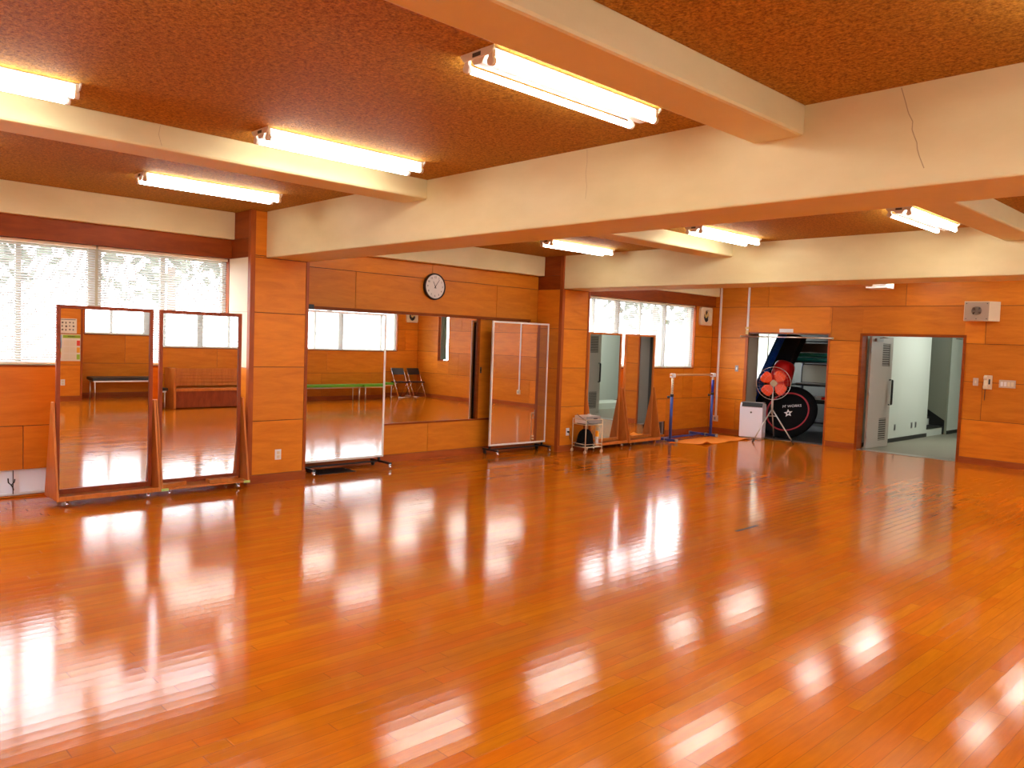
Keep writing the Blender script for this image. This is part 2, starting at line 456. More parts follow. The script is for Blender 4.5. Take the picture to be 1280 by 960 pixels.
# cream plaster band along the top of the long walls
def band(mp, a, b): 
    m_ = MB(); ubox(m_, mp, a, b, WD - .005, -.39, ZBAND, H); return S(m_.build('wall_band_beam', M['cream'], bevel=.008))
for (a, b) in BAYS:
    band(mL, a, b); band(mR, a, b)

# baseboards
def baseboard(name, mp, segs, d):
    m_ = MB(); m_.use(M['base_wood'])
    for (a, b, dd) in segs: ubox(m_, mp, a, b, dd, dd + .012, 0, .095)
    return S(m_.build(name, M['base_wood']))
baseboard('baseboard_left', mL, [(5.05, 9.33, WD), (12.87, 14.35, WD), (9.97, 10.2, WD), (-4.55, -.33, WD)] + [(a, b, .0) for a, b in COLS], 0)
baseboard('baseboard_right', mR, [(a, b, WD) for a, b in BAYS] + [(a, b, 0) for a, b in COLS], 0)
DX0, DX1, SX0, SX1, DT = 2.463, 4.072, .285, 1.865, 2.0
baseboard('baseboard_far', mF, [(WD, SX0 - .06, 0), (SX1 + .05, DX0 - .03, 0), (DX1 + .03, XR - WD, 0)], 0)

# far wall
w = MB()
far_holes = [(SX0, SX1, 0, DT), (DX0, DX1, 0, DT), (7.77, 8.26, 1.05, 2.5)]
panelling(w, mF, 0, WD, XR - WD, 0, H, ROWS, {1: [.067, 5.90], 2: [4.372, 7.34], 3: [5.70], 4: [1.91, 4.366, 7.25], 5: [.664, 3.151, 5.6, 7.0]}, far_holes, ext=.2)
S(w.build('wall_far'))
w = MB(); panelling(w, mBk, 0, WD, XR - WD, 0, H, ROWS, {1: [1, 3, 5, 7], 3: [2, 4.2, 6.5], 4: [1.4, 3.7, 6]}, ext=.2); S(w.build('wall_rear'))
# slit window of the far wall
winn[0] += 1
f = MB(); f.use(M['dark_wood'])
for a, b in ((7.77, 7.79), (8.24, 8.26)): ubox(f, mF, a, b, -.2, .004, 1.05, 2.5)
ubox(f, mF, 7.77, 8.26, -.2, .004, 1.05, 1.07); ubox(f, mF, 7.77, 8.26, -.2, .004, 2.48, 2.5)
o = S(f.build('window_%d' % winn[0], M['dark_wood']))
g = MB(); ubox(g, mF, 7.79, 8.24, -.182, -.178, 1.07, 2.48); g.build('pane', M['glass'], o)
cu = MB(); n = 26
pts = [(8.00 + .23 * i / n, YF + .09 + .018 * math.sin(i * 1.9)) for i in range(n + 1)]
for (p, q) in zip(pts, pts[1:]):
    cu.quad((*p, 1.09), (*q, 1.09), (*q, 2.46), (*p, 2.46))
cu = cu.build('curtain', M['curtain']); cu.modifiers.new('solid', 'SOLIDIFY').thickness = .004
tag(cu, 'sage green curtain drawn to one side of the narrow slit window', 'curtain')

# beams
def beam(name, x0, x1, y0, y1, z0, bev=.012): return S(box(x0, x1, y0, y1, z0, H + .01).build(name, M['cream'], bevel=bev))
for i, (a, b) in enumerate(BEAMS): B_ = beam('ceiling_beam', -.0, XR, a, b, ZB); BEAMS[i] = (a, b, B_)
joists = []
for (x0, x1) in ((2.5325, 2.8629), (5.8574, 6.161)):
    for (y0, y1) in ((-4.9, -.19), (.19, 4.53), (5.03, 9.365), (9.955, 14.36)):
        joists.append(beam('ceiling_joist', x0, x1, y0, y1, ZS, .018))
# hairline cracks in the paint
def crack(parent, pts, nrm, w=.0022):
    c_ = MB(); n = Vector(nrm)
    for p, q in zip(pts, pts[1:]):
        p, q = Vector(p) + n * .0015, Vector(q) + n * .0015
        s_ = (q - p).cross(n).normalized() * w
        c_.quad(p - s_, q - s_, q + s_, p + s_)
    c_.build('crack', M['crack'], parent)
ya = 4.521
crack(BEAMS[1][2], [(6.654, ya, 2.99), (6.677, ya, 2.919), (6.69, ya, 2.875), (6.696, ya, 2.858), (6.717, ya, 2.816), (6.716, ya, 2.778), (6.728, ya, 2.745), (6.742, ya, 2.712), (6.746, ya, 2.68), (6.757, ya, 2.645), (6.782, ya, 2.584)], (0, -1, 0))
crack(BEAMS[1][2], [(4.62, ya, 2.99), (4.625, ya, 2.9), (4.615, ya, 2.83), (4.63, ya, 2.74), (4.622, ya, 2.66)], (0, -1, 0), .0012)
crack(joists[1], [(2.8629, 2.35, 2.99), (2.8629, 2.34, 2.93), (2.8629, 2.36, 2.86)], (1, 0, 0), .0012)

# ------------------------------------------------------------------ ceiling lamps
def make_lamp(label, loc):
    t_ = thing('ceiling_lamp', label, 'ceiling lamp', loc, 0, 'twin-tube fluorescent lamps on the ceiling')
    hb = MB(); hb.use(M['lamp_white'])
    prof = [(-.055, 0), (.055, 0), (.055, -.022), (.028, -.06), (-.028, -.06), (-.055, -.022)]
    hb.prism(prof, 1, -.625, .625)
    hb.prism([(-.098, -.0), (.098, -.0), (.098, -.008), (.055, -.02), (-.055, -.02), (-.098, -.008)], 1, -.625, .625)
    hb.build('housing', M['lamp_white'], t_, bevel=.003)
    for s_ in (-1, 1):
        e = MB(); e.use(M['lamp_white'])
        yy = s_ * .628
        e.prism([(-.115, 0), (.115, 0), (.115, -.01), (.09, -.035), (-.09, -.035), (-.115, -.01)], 1, yy - .004, yy + .004)
        e.use(M['dgrey']); e.box(-.028, .028, yy + s_ * .0045, yy + s_ * .006, -.028, -.010)
        e.build('end_plate', M['lamp_white'], t_)
        for q in (-1, 1):
            k = MB(); k.cyl((q * .083, s_ * .625, -.062), (q * .083, s_ * .600, -.062), .021, seg=14)
            k.box(q * .083 - .014, q * .083 + .014, s_ * .605, s_ * .622, -.06, -.01)
            k.build('socket', M['lamp_white'], t_)
    for q in (-1, 1):
        cylm((q * .083, -.598, -.064), (q * .083, .598, -.064), .0165, seg=12).build('tube', M['tube'], t_)
    return t_
LX = [1.06, 3.28, 5.42, 7.60]; LY = [-3.6, -1.25, 1.11, 3.46, 6.12, 8.46, 11.05, 13.2]
rown = ['row by window wall', 'second row from window wall', 'third row from window wall', 'row farthest from window wall']
yn = ['farthest behind the viewer', 'behind the viewer', 'cut off at the nearest bay', 'just before big beam', 'hidden behind big beam', 'between the two big beams', 'behind second big beam', 'closest to the doors']
lamp = None
for i, x in enumerate(LX):
    for j, y in enumerate(LY):
        lab = 'twin-tube ceiling lamp, %s, %s' % (rown[i], yn[j])
        if lamp is None: lamp = make_lamp(lab, (x, y, H)); lamp['label'] = lab
        else: dup(lamp, (x, y, H), 0, lab)

# ------------------------------------------------------------------ venetian blinds
def blind(mp, u0, u1, label, z0=SILL + .01, z1=WTOP - .004, d=WD - .035, ang=46, pitch=.0245, skip=(), bottom=None):
    t_ = thing('venetian_blind', label, 'window blind', (*mp((u0 + u1) / 2, d), z0), 0, 'white venetian blinds at the windows')
    inv = Matrix.Translation(-t_.location)
    sg = 1 if mp is mL else -1
    h = MB(); ubox(h, mp, u0, u1, d - .022, d + .022, z1 - .03, z1); h.build('headrail', M['ivory'], t_, mx=inv)
    s_ = MB(); s_.use(M['slat']); a = math.radians(ang); wv = .0125
    zb = bottom if bottom else z0
    nz = int((z1 - .04 - zb) / pitch)
    for k in range(nz):
        if k in skip: continue
        z = zb + .02 + k * pitch
        da, dz = wv * math.cos(a), wv * math.sin(a)
        P = []
        for f_, lift in ((-1, 0), (0, .0022), (1, 0)):
            dd, zz = d + f_ * da, z - f_ * dz + lift      # room edge lower
            P.append((dd, zz))
        for (p, q) in zip(P, P[1:]):
            x0, y0 = mp(u0 + .004, p[0]); x1, y1 = mp(u1 - .004, p[0]); x2, y2 = mp(u1 - .004, q[0]); x3, y3 = mp(u0 + .004, q[0])
            s_.quad((x0, y0, p[1]), (x1, y1, p[1]), (x2, y2, q[1]), (x3, y3, q[1]))
    s_.build('slats', M['slat'], t_, mx=inv)
    br = MB(); ubox(br, mp, u0 + .002, u1 - .002, d - .012, d + .012, zb, zb + .014); br.build('bottom_rail', M['ivory'], t_, mx=inv)
    c_ = MB(); c_.use(M['white_p']); L_ = u1 - u0
    for k in range(max(2, int(L_ / .62))):
        u = u0 + L_ * (k + .5) / max(2, int(L_ / .62))
        x, y = mp(u, d + .014); c_.cyl((x, y, zb), (x, y, z1 - .03), .0011, seg=4)
    c_.build('ladder_cords', M['white_p'], t_, mx=inv)
    c_ = MB(); x, y = mp(u1 - .08, d + .03); c_.tube([(x, y, z1 - .03), (x, y + .004, (z0 + z1) / 2), (x, y, z0 - .05)], .002, 5); c_.build('pull_cord', M['white_p'], t_, mx=inv)
    return t_
blind(mL, .26, 1.60, 'white venetian blind of the nearest window, at the frame edge')
blind(mL, 1.61, 2.955, 'white venetian blind above and left of the first wooden mirror')
blind(mL, 2.975, 4.325, 'white venetian blind above the two wooden mirrors beside the first column')
blind(mL, 10.16, 12.80, 'white venetian blind above the far pair of wooden mirrors')
blind(mL, 12.84, 13.72, 'narrow white venetian blind by the wall fan in the far corner')
blind(mL, -4.19, -.36, 'white venetian blind of the window behind the viewer')
blind(mR, 5.23, 7.18, 'white venetian blind above the black bench on the right wall')
blind(mR, 7.20, 9.14, 'white venetian blind above the slatted wooden box on the right wall')
blind(mR, 10.16, 13.62, 'white venetian blind above the green benches on the right wall')
blind(mR, .26, 4.29, 'white venetian blind of the right wall beside the viewer')
blind(mR, -4.19, -.36, 'white venetian blind of the right wall behind the viewer')

# ------------------------------------------------------------------ wooden wheeled mirrors
def caster(name, parent, x, y, r=.026, m='steel', top=.06):
    k = MB(); k.use(M[m]); k.box(x - .016, x + .016, y - .014, y + .014, top - .008, top)
    k.box(x - .008, x + .014, y - .016, y - .013, r, top); k.box(x - .008, x + .014, y + .013, y + .016, r, top)
    k.use(M['rubber'] if m == 'steel' else M[m]); k.cyl((x + .008, y - .012, r), (x + .008, y + .012, r), r, seg=14)
    return k.build(name, None, parent)
def wood_mirror(label, loc, yaw, tilt=0, rail=True, W=.905, wedges=False, tape=False, zt=1.868, fr_mat='frame_wood'):
    t_ = thing('standing_mirror', label, 'mirror', loc, math.radians(yaw), 'wooden mirrors on casters')
    hw = W / 2; R = Matrix.Translation((.03, 0, .09)) @ Matrix.Rotation(math.radians(tilt), 4, 'Y') @ Matrix.Translation((-.03, 0, -.09))
    FM = M[fr_mat]
    f = MB(); f.use(FM); b = .034; zl = .10
    for (y0, y1, z0, z1) in ((-hw + .022, -hw + .022 + b, zl, zt), (hw - .022 - b, hw - .022, zl, zt)): f.box(.008, .045, y0, y1, z0, z1)
    f.box(.008, .045, -hw + .022 + b, hw - .022 - b, zt - b, zt); f.box(.008, .045, -hw + .022 + b, hw - .022 - b, zl, zl + .045)
    f.build('frame', FM, t_, bevel=.003, mx=R)
    g = box(.014, .030, -hw + .05, hw - .05, zl + .03, zt - .02).build('mirror_glass', M['mirror'], t_, mx=R)
    box(.002, .0135, -hw + .03, hw - .03, zl, zt - .004).build('backing_board', M['stand_wood'], t_, mx=R)
    for s_ in (-1, 1):
        p = MB(); p.prism([(-.20, .064), (.225, .064), (.052, .965), (.008, .965)], 1, s_ * hw - .010, s_ * hw + .010)
        p.build('side_brace', M['stand_wood'], t_, bevel=.002)
    box(-.20, .205, -hw + .010, hw - .010, .064, .082).build('base_board', M['stand_wood'], t_, bevel=.002)
    if rail: box(.205, .225, -hw + .010, hw - .010, .064, .108).build('front_rail', M['stand_wood'], t_, bevel=.003)
    if wedges:
        for (a, b_) in ((-hw + .02, -.16), (.05, hw - .06)):
            k = MB(); k.prism([(.06, a), (.17, a), (.17, a + .10 if a < 0 else b_ - .10), (.08, b_)], 2, .083, .118); k.build('stop_block', M['stand_wood'], t_)
    if tape:
        for s_ in (-1, 1):
            k = MB(); k.use(M['tape']); k.box(.10, .228, s_ * (hw - .002) - .012, s_ * (hw - .002) + .012, .0825, .0845); k.box(.2285, .2305, s_ * hw - s_ * .06, s_ * hw + s_ * .011, .062, .088)
            k.build('green_tape', M['tape'], t_); 
    for s_ in (-1, 1):
        for x in (-.15, .15): caster('caster', t_, x, s_ * (hw - .09), m='chrome', top=.064)
    return t_
wood_mirror('dark-framed wooden mirror on casters, nearest, reflecting two posters', (0, 2.882, 0), 0, .75)
wood_mirror('dark-framed wooden mirror on casters with green tape on its base corners', (-.02, 3.817, 0), 0, 0, rail=False, wedges=True, tape=True)
wood_mirror('wooden mirror on casters behind the white cart, reflecting the grey door', (-.06, 10.425, 0), .8, 0, rail=True, fr_mat='stand_wood')
wood_mirror('wooden mirror on casters left of the blue ballet barre', (-.06, 11.36, 0), 2.4, 0, rail=True, fr_mat='stand_wood')

# ------------------------------------------------------------------ white-framed wheeled mirrors
def white_mirror(label, loc, yaw, W=1.15, z0=.13, z1=1.965, back=.20, front=.24):
    t_ = thing('rolling_mirror', label, 'mirror', loc, math.radians(yaw), 'white-framed mirrors on black wheeled stands')
    hw = W / 2; b = .026
    f = MB()
    for (y0, y1, a, c) in ((-hw, -hw + b, z0, z1), (hw - b, hw, z0, z1)): f.box(-.014, .014, y0, y1, a, c)
    f.box(-.014, .014, -hw + b, hw - b, z0, z0 + b); f.box(-.014, .014, -hw + b, hw - b, z1 - b, z1)
    f.build('frame', M['white_alu'], t_, bevel=.003)
    box(.000, .008, -hw + b - .004, hw - b + .004, z0 + b - .004, z1 - b + .004).build('mirror_glass', M['mirror'], t_)
    box(-.012, -.001, -hw + b - .002, hw - b + .002, z0 + b - .002, z1 - b + .002).build('back_panel', M['black'], t_)
    for s_ in (-1, 1):
        y = s_ * (hw - .04)
        box(-back, front, y - .016, y + .016, .062, .088).build('foot', M['black_metal'], t_, bevel=.003)
        box(-.036, -.0145, y - .014, y + .014, .088, 1.0).build('upright', M['black_metal'], t_)
        for x in (-back + .03, front - .03): caster('caster', t_, x, y, r=.027, m='chrome' if x > 0 else 'black_metal', top=.062)
    box(-.035, -.016, -hw + .06, hw - .06, .066, .084).build('cross_bar', M['black_metal'], t_)
    return t_
white_mirror('white-framed wheeled mirror beside the first column reflecting green benches', (-.25, 5.722, 0), 0, W=1.16)
white_mirror('white-framed wheeled mirror before the sliding wood panel', (-.285, 8.765, 0), -2, W=1.14, back=.17, front=.17)

# ------------------------------------------------------------------ built-in wall mirror with sliding panel
t_ = thing('wall_mirror', 'large fixed mirror set in the panelled wall under the clock', 'mirror', (WD, 6.7, .5))
iv = Matrix.Translation((-WD, -6.7, -.5))
box(WD - .03, WD - .012, 5.18, 8.10, .52, 1.985).build('mirror_glass', M['mirror'], t_, mx=iv)
box(WD - .045, WD - .031, 5.18, 8.10, .52, 1.985).build('backing_board', M['joint'], t_, mx=iv)
f = MB(); f.use(M['dark_wood'])
f.box(WD - .075, WD + .004, 5.16, 9.16, .495, .52); f.box(WD - .075, WD + .004, 5.16, 5.18, .52, 1.985); f.box(WD - .075, WD + .012, 8.10, 8.14, .52, 1.985)
f.box(WD - .075, WD + .004, 9.142, 9.16, .52, 1.985); f.box(WD - .09, WD - .076, 5.16, 9.16, .495, 2.0)
f.box(WD - .06, WD + .03, 5.36, 9.16, 1.985, 2.022); f.use(M['black']); f.box(WD - .02, WD + .035, 5.33, 5.40, 1.985, 2.04)
S(f.build('trim_5'))
t_ = thing('sliding_panel', 'plain wood sliding panel behind the white-framed mirror, right of fixed mirror', 'sliding door', (WD, 8.64, .52))
iv = Matrix.Translation((-WD, -8.64, -.52))
w = MB(); w.use(M['panel']); w.box(WD - .05, WD - .02, 8.142, 9.14, .522, 1.983); w.build('panel', M['panel'], t_, mx=iv)
w = MB(); w.use(M['dgrey']); w.box(WD - .02, WD - .0165, 8.185, 8.215, 1.19, 1.28); w.use(M['chrome']); w.box(WD - .017, WD - .015, 8.19, 8.21, 1.22, 1.245); w.build('finger_pull', M['dgrey'], t_, mx=iv)

# ------------------------------------------------------------------ wall clock
t_ = thing('wall_clock', 'round black-rimmed clock with white face on wood panelling', 'clock', (WD, 7.255, 2.392))
RX = Matrix.Rotation(PI / 2, 4, 'Y')
MB().lathe([(.172, 0), (.182, .006), (.184, .03), (.180, .05), (.172, .053), (.163, .048), (.163, .040)], seg=48, mx=RX, caps=False).build('case', mat('clock_rim', (.02, .008, .006), .3), t_)
MB().lathe([(0, .040), (.163, .041)], seg=48, mx=RX).build('dial', M['clock_face'], t_)
FY = Matrix(((0, 0, 1, 0), (1, 0, 0, 0), (0, 1, 0, 0), (0, 0, 0, 1)))     # text plane -> wall facing +X
for k in range(1, 13):
    a = PI / 2 - k * PI / 6
    textmesh(str(k), .038, 'numeral', M['black'], t_, Matrix.Translation((.0425, .128 * math.cos(a), .128 * math.sin(a))) @ FY)
def hand(nm, ang, ln, w, x):
    h_ = MB(); a = PI / 2 - ang; d = Vector((0, math.cos(a), math.sin(a))); s_ = Vector((0, -d.z, d.y)) * w
    P = [-d * .03 - s_, d * ln - s_ * .5, d * ln + s_ * .5, -d * .03 + s_]
    h_.prism([(p.y, p.z) for p in P], 0, x, x + .002); h_.build(nm, M['black'], t_)
hand('hour_hand', math.radians(333), .078, .005, .045); hand('minute_hand', math.radians(36), .118, .004, .048)
cylm((.044, 0, 0), (.052, 0, 0), .007).build('hub', M['black'], t_)

# ------------------------------------------------------------------ serving cart and what it carries
CA = [Vector((.36, 9.58, 0)), Vector((.05, 9.63, 0)), Vector((.07, 9.955, 0)), Vector((.38, 9.945, 0))]
t_ = thing('wire_cart', 'small white wire cart on casters before the second column', 'cart', (.215, 9.78, 0))
iv = Matrix.Translation((-.215, -9.78, 0))
for p in CA:
    cylm(p + Vector((0, 0, .045)), p + Vector((0, 0, .525)), .0075, seg=8).build('leg', M['ivory'], t_, mx=iv)
    k = MB(); k.box(p.x - .012, p.x + .012, p.y - .014, p.y + .014, .03, .05); k.cyl((p.x - .006, p.y - .012, .022), (p.x - .006, p.y + .012, .022), .022, seg=14)
    k.build('caster', M['ivory'], t_, mx=iv)
for nm, zz in (('top_rail', .52), ('upper_rim', .44), ('lower_rail', .14), ('lower_rim', .095)):
    k = MB(); k.tube([p + Vector((0, 0, zz)) for p in CA], .006, 6, True); k.build(nm, M['ivory'], t_, mx=iv)
for nm, zz in (('upper_shelf', .432), ('lower_shelf', .088)):
    k = MB(); k.prism([(p.x, p.y) for p in CA], 2, zz, zz + .008); k.build(nm, M['ivory'], t_, mx=iv)
t_ = thing('stereo_unit', 'silver-grey stereo unit on top of the white wire cart', 'stereo', (.215, 9.775, .4405), math.radians(-3))
k = MB(); k.use(M['white_p']); k.box(-.125, .125, -.155, .155, .012, .128); k.build('case', M['white_p'], t_, bevel=.004)
box(.125, .131, -.153, .153, .012, .128).build('front_panel', M['grey'], t_)
box(.131, .133, .0, .085, .07, .10).build('display', M['black'], t_)
box(-.06, -.02, .06, .10, .128, .145).build('knob_block', M['white_p'], t_)
for s_ in (-1, 1): box(-.1, .1, s_ * .12 - .01, s_ * .12 + .01, 0, .012).build('foot', M['black'], t_)
k = MB(); k.tube([(.10, 9.66, .588), (.17, 9.61, .575), (.26, 9.607, .535), (.345, 9.61, .50), (.365, 9.65, .462), (.363, 9.75, .452), (.36, 9.85, .452)], .004, 6)
tag(k.build('power_cord', M['black']), 'black power cord draped over the stereo on the cart', 'cord')
# black helmet-shaped bag
t_ = thing('black_bag', 'rounded black bag on the lower shelf of the white cart', 'bag', (.20, 9.755, .0965))
MB().lathe([(.135, 0), (.145, .03), (.14, .10), (.125, .17), (.095, .225), (.05, .258), (0, .268)], seg=24, mx=Matrix.Diagonal((.85, 1, 1, 1))).build('body', M['fabric'], t_)
k = MB(); k.prism([(-.16, 0), (-.02, 0), (-.02, .13), (-.07, .11), (-.14, .045)], 0, -.085, .085); k.build('flap', M['bblack'], t_, bevel=.01)
t_ = thing('spray_bottle', 'orange-capped spray bottle beside the black bag on the cart', 'bottle', (.31, 9.905, .0965))
MB().lathe([(.026, 0), (.027, .01), (.027, .13), (.022, .15)], seg=20).build('body', mat('spray_body', (.72, .68, .66), .4), t_)
MB().lathe([(.0275, .012), (.0275, .045)], seg=20, caps=False).build('orange_label', mat('orange_print', (.85, .3, .03), .5), t_)
MB().lathe([(.0275, .15), (.029, .155), (.027, .225), (.022, .235), (0, .236)], seg=20).build('cap', mat('orange_cap', (.95, .42, .01), .35), t_)
t_ = thing('wall_outlet', 'white power outlet low on the second column behind the cart', 'outlet', (0, 9.56, .305))
box(0, .008, -.035, .035, -.058, .058).build('cover_plate', M['white_p'], t_, bevel=.002)
k = MB(); k.tube([(.012, 0, 0), (.03, .01, -.02), (.035, .03, -.12)], .004, 6); k.box(.008, .035, -.014, .014, -.012, .012); k.build('plug', M['black'], t_)

# ------------------------------------------------------------------ ballet barre and orange mat
N_, F_ = Vector((.11, 12.15, 0)), Vector((.03, 13.58, 0))
t_ = thing('ballet_barre', 'blue portable ballet barre with wooden rail in the far corner', 'barre', (.05, 12.9, 0))
iv = Matrix.Translation((-.05, -12.9, 0))
for nm, p, in (('post', N_), ('post', F_)):
    k = MB(); k.cyl(p + Vector((0, 0, .05)), p + Vector((0, 0, .83)), .027, seg=16); o = k.build('post', M['blue'], t_, mx=iv)
    k = MB(); k.cyl(p + Vector((0, 0, .80)), p + Vector((0, 0, .845)), .031, seg=16); k.cyl(p + Vector((0, 0, .79)), p + Vector((-.055, -.02, .79)), .012, seg=10); k.cyl(p + Vector((-.045, -.016, .79)), p + Vector((-.075, -.026, .79)), .022, seg=12); k.build('clamp_knob', M['black'], t_, mx=iv)
    if p is N_:
        k = MB(); k.use(M['ivory']); k.cyl(p + Vector((0, 0, .84)), p + Vector((0, 0, 1.15)), .021, seg=16)
        k.use(M['dgrey'])
        for q in range(7): k.cyl(p + Vector((.018, -.012, .87 + q * .042)), p + Vector((.0215, -.0135, .87 + q * .042)), .006, seg=8)
        k.build('inner_tube', M['ivory'], t_, mx=iv)
    else:
        k = MB(); k.use(M['dblue']); k.cyl(p + Vector((0, 0, .84)), p + Vector((0, 0, 1.08)), .026, seg=16); k.use(M['ivory']); k.cyl(p + Vector((0, 0, 1.08)), p + Vector((0, 0, 1.15)), .021, seg=16)
        k.build('inner_tube', M['ivory'], t_, mx=iv)
    k = MB(); k.box(p.x - .03, p.x + .03, p.y - .045, p.y + .045, 1.14, 1.205); k.cyl(p + Vector((0, -.05, 1.18)), p + Vector((0, .05, 1.18)), .03, seg=14); k.build('bracket', M['white_p'], t_, mx=iv)
    k = MB(); k.box(p.x - .46, p.x + .14, p.y - .03, p.y + .03, .012, .055); k.build('foot', M['blue'], t_, bevel=.006, mx=iv)
    for dx in (-.45, -.10, .13): cylm((p.x + dx, p.y, .0), (p.x + dx, p.y, .06), .032, seg=12).build('foot_cap', M['grey'], t_, mx=iv)
d = (F_ - N_).normalized()
cylm(N_ - d * .07 + Vector((0, 0, 1.18)), F_ + d * .07 + Vector((0, 0, 1.18)), .02, seg=16).build('handrail', mat('rail_wood', (.62, .30, .10), .4), t_, mx=iv)
cylm(N_ + Vector((-.2, 0, .035)), F_ + Vector((-.2, 0, .035)), .018, seg=10).build('connecting_bar', M['blue'], t_, mx=iv)
mt = MB(); P = [Vector((.17, 12.05, 0)), Vector((.70, 12.27, 0)), Vector((.68, 13.95, 0)), Vector((-.02, 13.97, 0))]
n = 24; grid = []
for i in range(n + 1):
    r_ = []
    for j in range(n + 1):
        u, v = i / n, j / n
        p = P[0].lerp(P[1], u).lerp(P[3].lerp(P[2], u), v)
        z = .008 + .004 * math.sin(6 * v + 2 * u)
        z += .05 * math.exp(-((u - 1) ** 2 / .012 + (v - .08) ** 2 / .004)) + .03 * math.exp(-((v - .55) ** 2 / .01)) * u * .5
        z += .02 * math.exp(-((u - 1) ** 2 / .02 + (v - .9) ** 2 / .01))
        r_.append(mt.bm.verts.new((p.x, p.y, z)))
    grid.append(r_)
for i in range(n):
    for j in range(n): mt._f([grid[i][j], grid[i + 1][j], grid[i + 1][j + 1], grid[i][j + 1]], True)
o = mt.build('floor_mat', M['orange']); o.modifiers.new('solid', 'SOLIDIFY').thickness = -.006
tag(o, 'wrinkled orange mat lying on the floor before the ballet barre', 'mat')

# ------------------------------------------------------------------ far corner wall fittings
t_ = thing('ventilation_fan', 'square cream wall ventilation fan beside the far blind', 'ventilation fan', (WD, 14.04, 2.30), 0, 'cream wall ventilation fans')
def vent_fan(t_, sg):
    k = MB(); k.use(M['ivory']); hw, hz = .195, .175
    ro = .125
    n = 32; inn = [(ro * math.cos(2 * PI * i / n), ro * math.sin(2 * PI * i / n)) for i in range(n)]
    def outp(i):
        a = 2 * PI * i / n; c, s_ = math.cos(a), math.sin(a); q = min(hw / max(abs(c), 1e-6), hz / max(abs(s_), 1e-6)); return (q * c, q * s_)
    V1 = [k.bm.verts.new((sg * .07, *inn[i])) for i in range(n)]; V2 = [k.bm.verts.new((sg * .055, *outp(i))) for i in range(n)]; V3 = [k.bm.verts.new((0, *outp(i))) for i in range(n)]; V0 = [k.bm.verts.new((sg * .01, *inn[i])) for i in range(n)]
    for i in range(n):
        j = (i + 1) % n
        k._f([V1[i], V1[j], V2[j], V2[i]]); k._f([V2[i], V2[j], V3[j], V3[i]]); k._f([V0[i], V0[j], V1[j], V1[i]], True)
    k.build('cover', M['ivory'], t_)
    k = MB(); k.lathe([(0, .008), (.125, .009)], seg=32, mx=RX if sg > 0 else Matrix.Rotation(-PI / 2, 4, 'Y')); k.build('shutter', M['dgrey'], t_)
    for q in range(4):
        b_ = MB(); a0 = q * PI / 2 + .5; pts = []
        for i in range(9):
            a = a0 - .45 + .9 * i / 8; pts.append((.112 * math.cos(a), .112 * math.sin(a)))
        pts += [(.03 * math.cos(a0 + .4), .03 * math.sin(a0 + .4)), (.03 * math.cos(a0 - .4), .03 * math.sin(a0 - .4))]
        b_.prism(pts, 0, sg * .03, sg * .034); b_.build('blade', M['yellow_p'] if q < 2 else M['black'], t_)  # lit blades coloured yellow, shaded ones black: light put into the colour
    cylm((sg * .012, 0, 0), (sg * .05, 0, 0), .03, seg=16).build('hub', M['yellow_p'], t_)
vent_fan(t_, 1)
t_ = thing('ventilation_fan', 'square cream wall ventilation fan above the folding chairs', 'ventilation fan', (XR - WD, 14.10, 2.28), 0, 'cream wall ventilation fans'); vent_fan(t_, -1)

def conduit(x, z0, z1, label, boxz=None, joint=None):
    t_ = thing('cable_duct', label, 'cable duct', (x, YF, z0), 0, 'white cable ducts on the far wall')
    box(-.02, .02, -.02, 0, .0, z1 - z0).build('duct', M['white_p'], t_, bevel=.003)
    if boxz is not None:
        b_ = MB(); b_.use(M['ivory']); b_.box(-.055, .055, -.04, 0, -.115, 0); b_.build('outlet_box', M['ivory'], t_, bevel=.004)
        b_ = MB(); b_.box(-.02, .02, -.044, -.04, -.085, -.03); b_.build('socket_face', M['grey'], t_)
    if joint:
        b_ = MB(); b_.box(-.035, .035, -.035, 0, joint - z0, joint - z0 + .045); b_.box(-.028, .028, -.03, 0, joint - z0 - .1, joint - z0 - .02); b_.build('joint_box', M['yellow_p'], t_, bevel=.003)
conduit(-.345, .34, H, 'white cable duct with outlet in the far left corner by the barre', boxz=.3)
conduit(.262, 1.985, H, 'white cable duct ending above the storage doorway', joint=2.07)
conduit(6.30, .42, H, 'white cable duct with outlet on the far wall right of the telephone', boxz=.3)
# rail over the storage opening
t_ = thing('curtain_rail', 'grey metal rail across the top of the storage doorway', 'rail', (1.06, YF - .05, 1.93))
cylm((-.905, 0, 0), (.905, 0, 0), .013, seg=12).build('rod', M['alu'], t_)
for x in (-.905, .905): cylm((x - .012, 0, 0), (x + .012, 0, 0), .019, seg=12).build('end_cap', M['ivory'], t_)
for x in (-.72, .85): box(x - .008, x + .008, 0, .05, -.008, .008).build('bracket', M['alu'], t_)
tag(box(.919, 1.193, YF - .008, YF, 2.02, 2.088).build('name_plate', M['white_p'], bevel=.003), 'blank cream plate above the storage doorway', 'name plate')
t_ = thing('light_switch', 'grey light switch left of the storage doorway', 'switch', (.067, YF, 1.30))
box(-.035, .035, -.008, 0, -.06, .06).build('cover_plate', M['grey'], t_, bevel=.002); box(-.012, .012, -.013, -.008, -.025, .025).build('rocker', M['white_p'], t_)
t_ = thing('light_switch', 'single beige switch just right of the corridor doorway', 'switch', (4.275, YF, 1.298))
box(-.037, .037, -.009, 0, -.06, .06).build('cover_plate', M['beige'], t_, bevel=.002); box(-.010, .010, -.014, -.009, -.022, .022).build('rocker', M['ivory'], t_)
t_ = thing('switch_panel', 'wide grey panel of four switches right of the wall telephone', 'switch panel', (4.712, YF, 1.290))
box(-.112, .112, -.01, 0, -.06, .06).build('cover_plate', M['beige'], t_, bevel=.002)
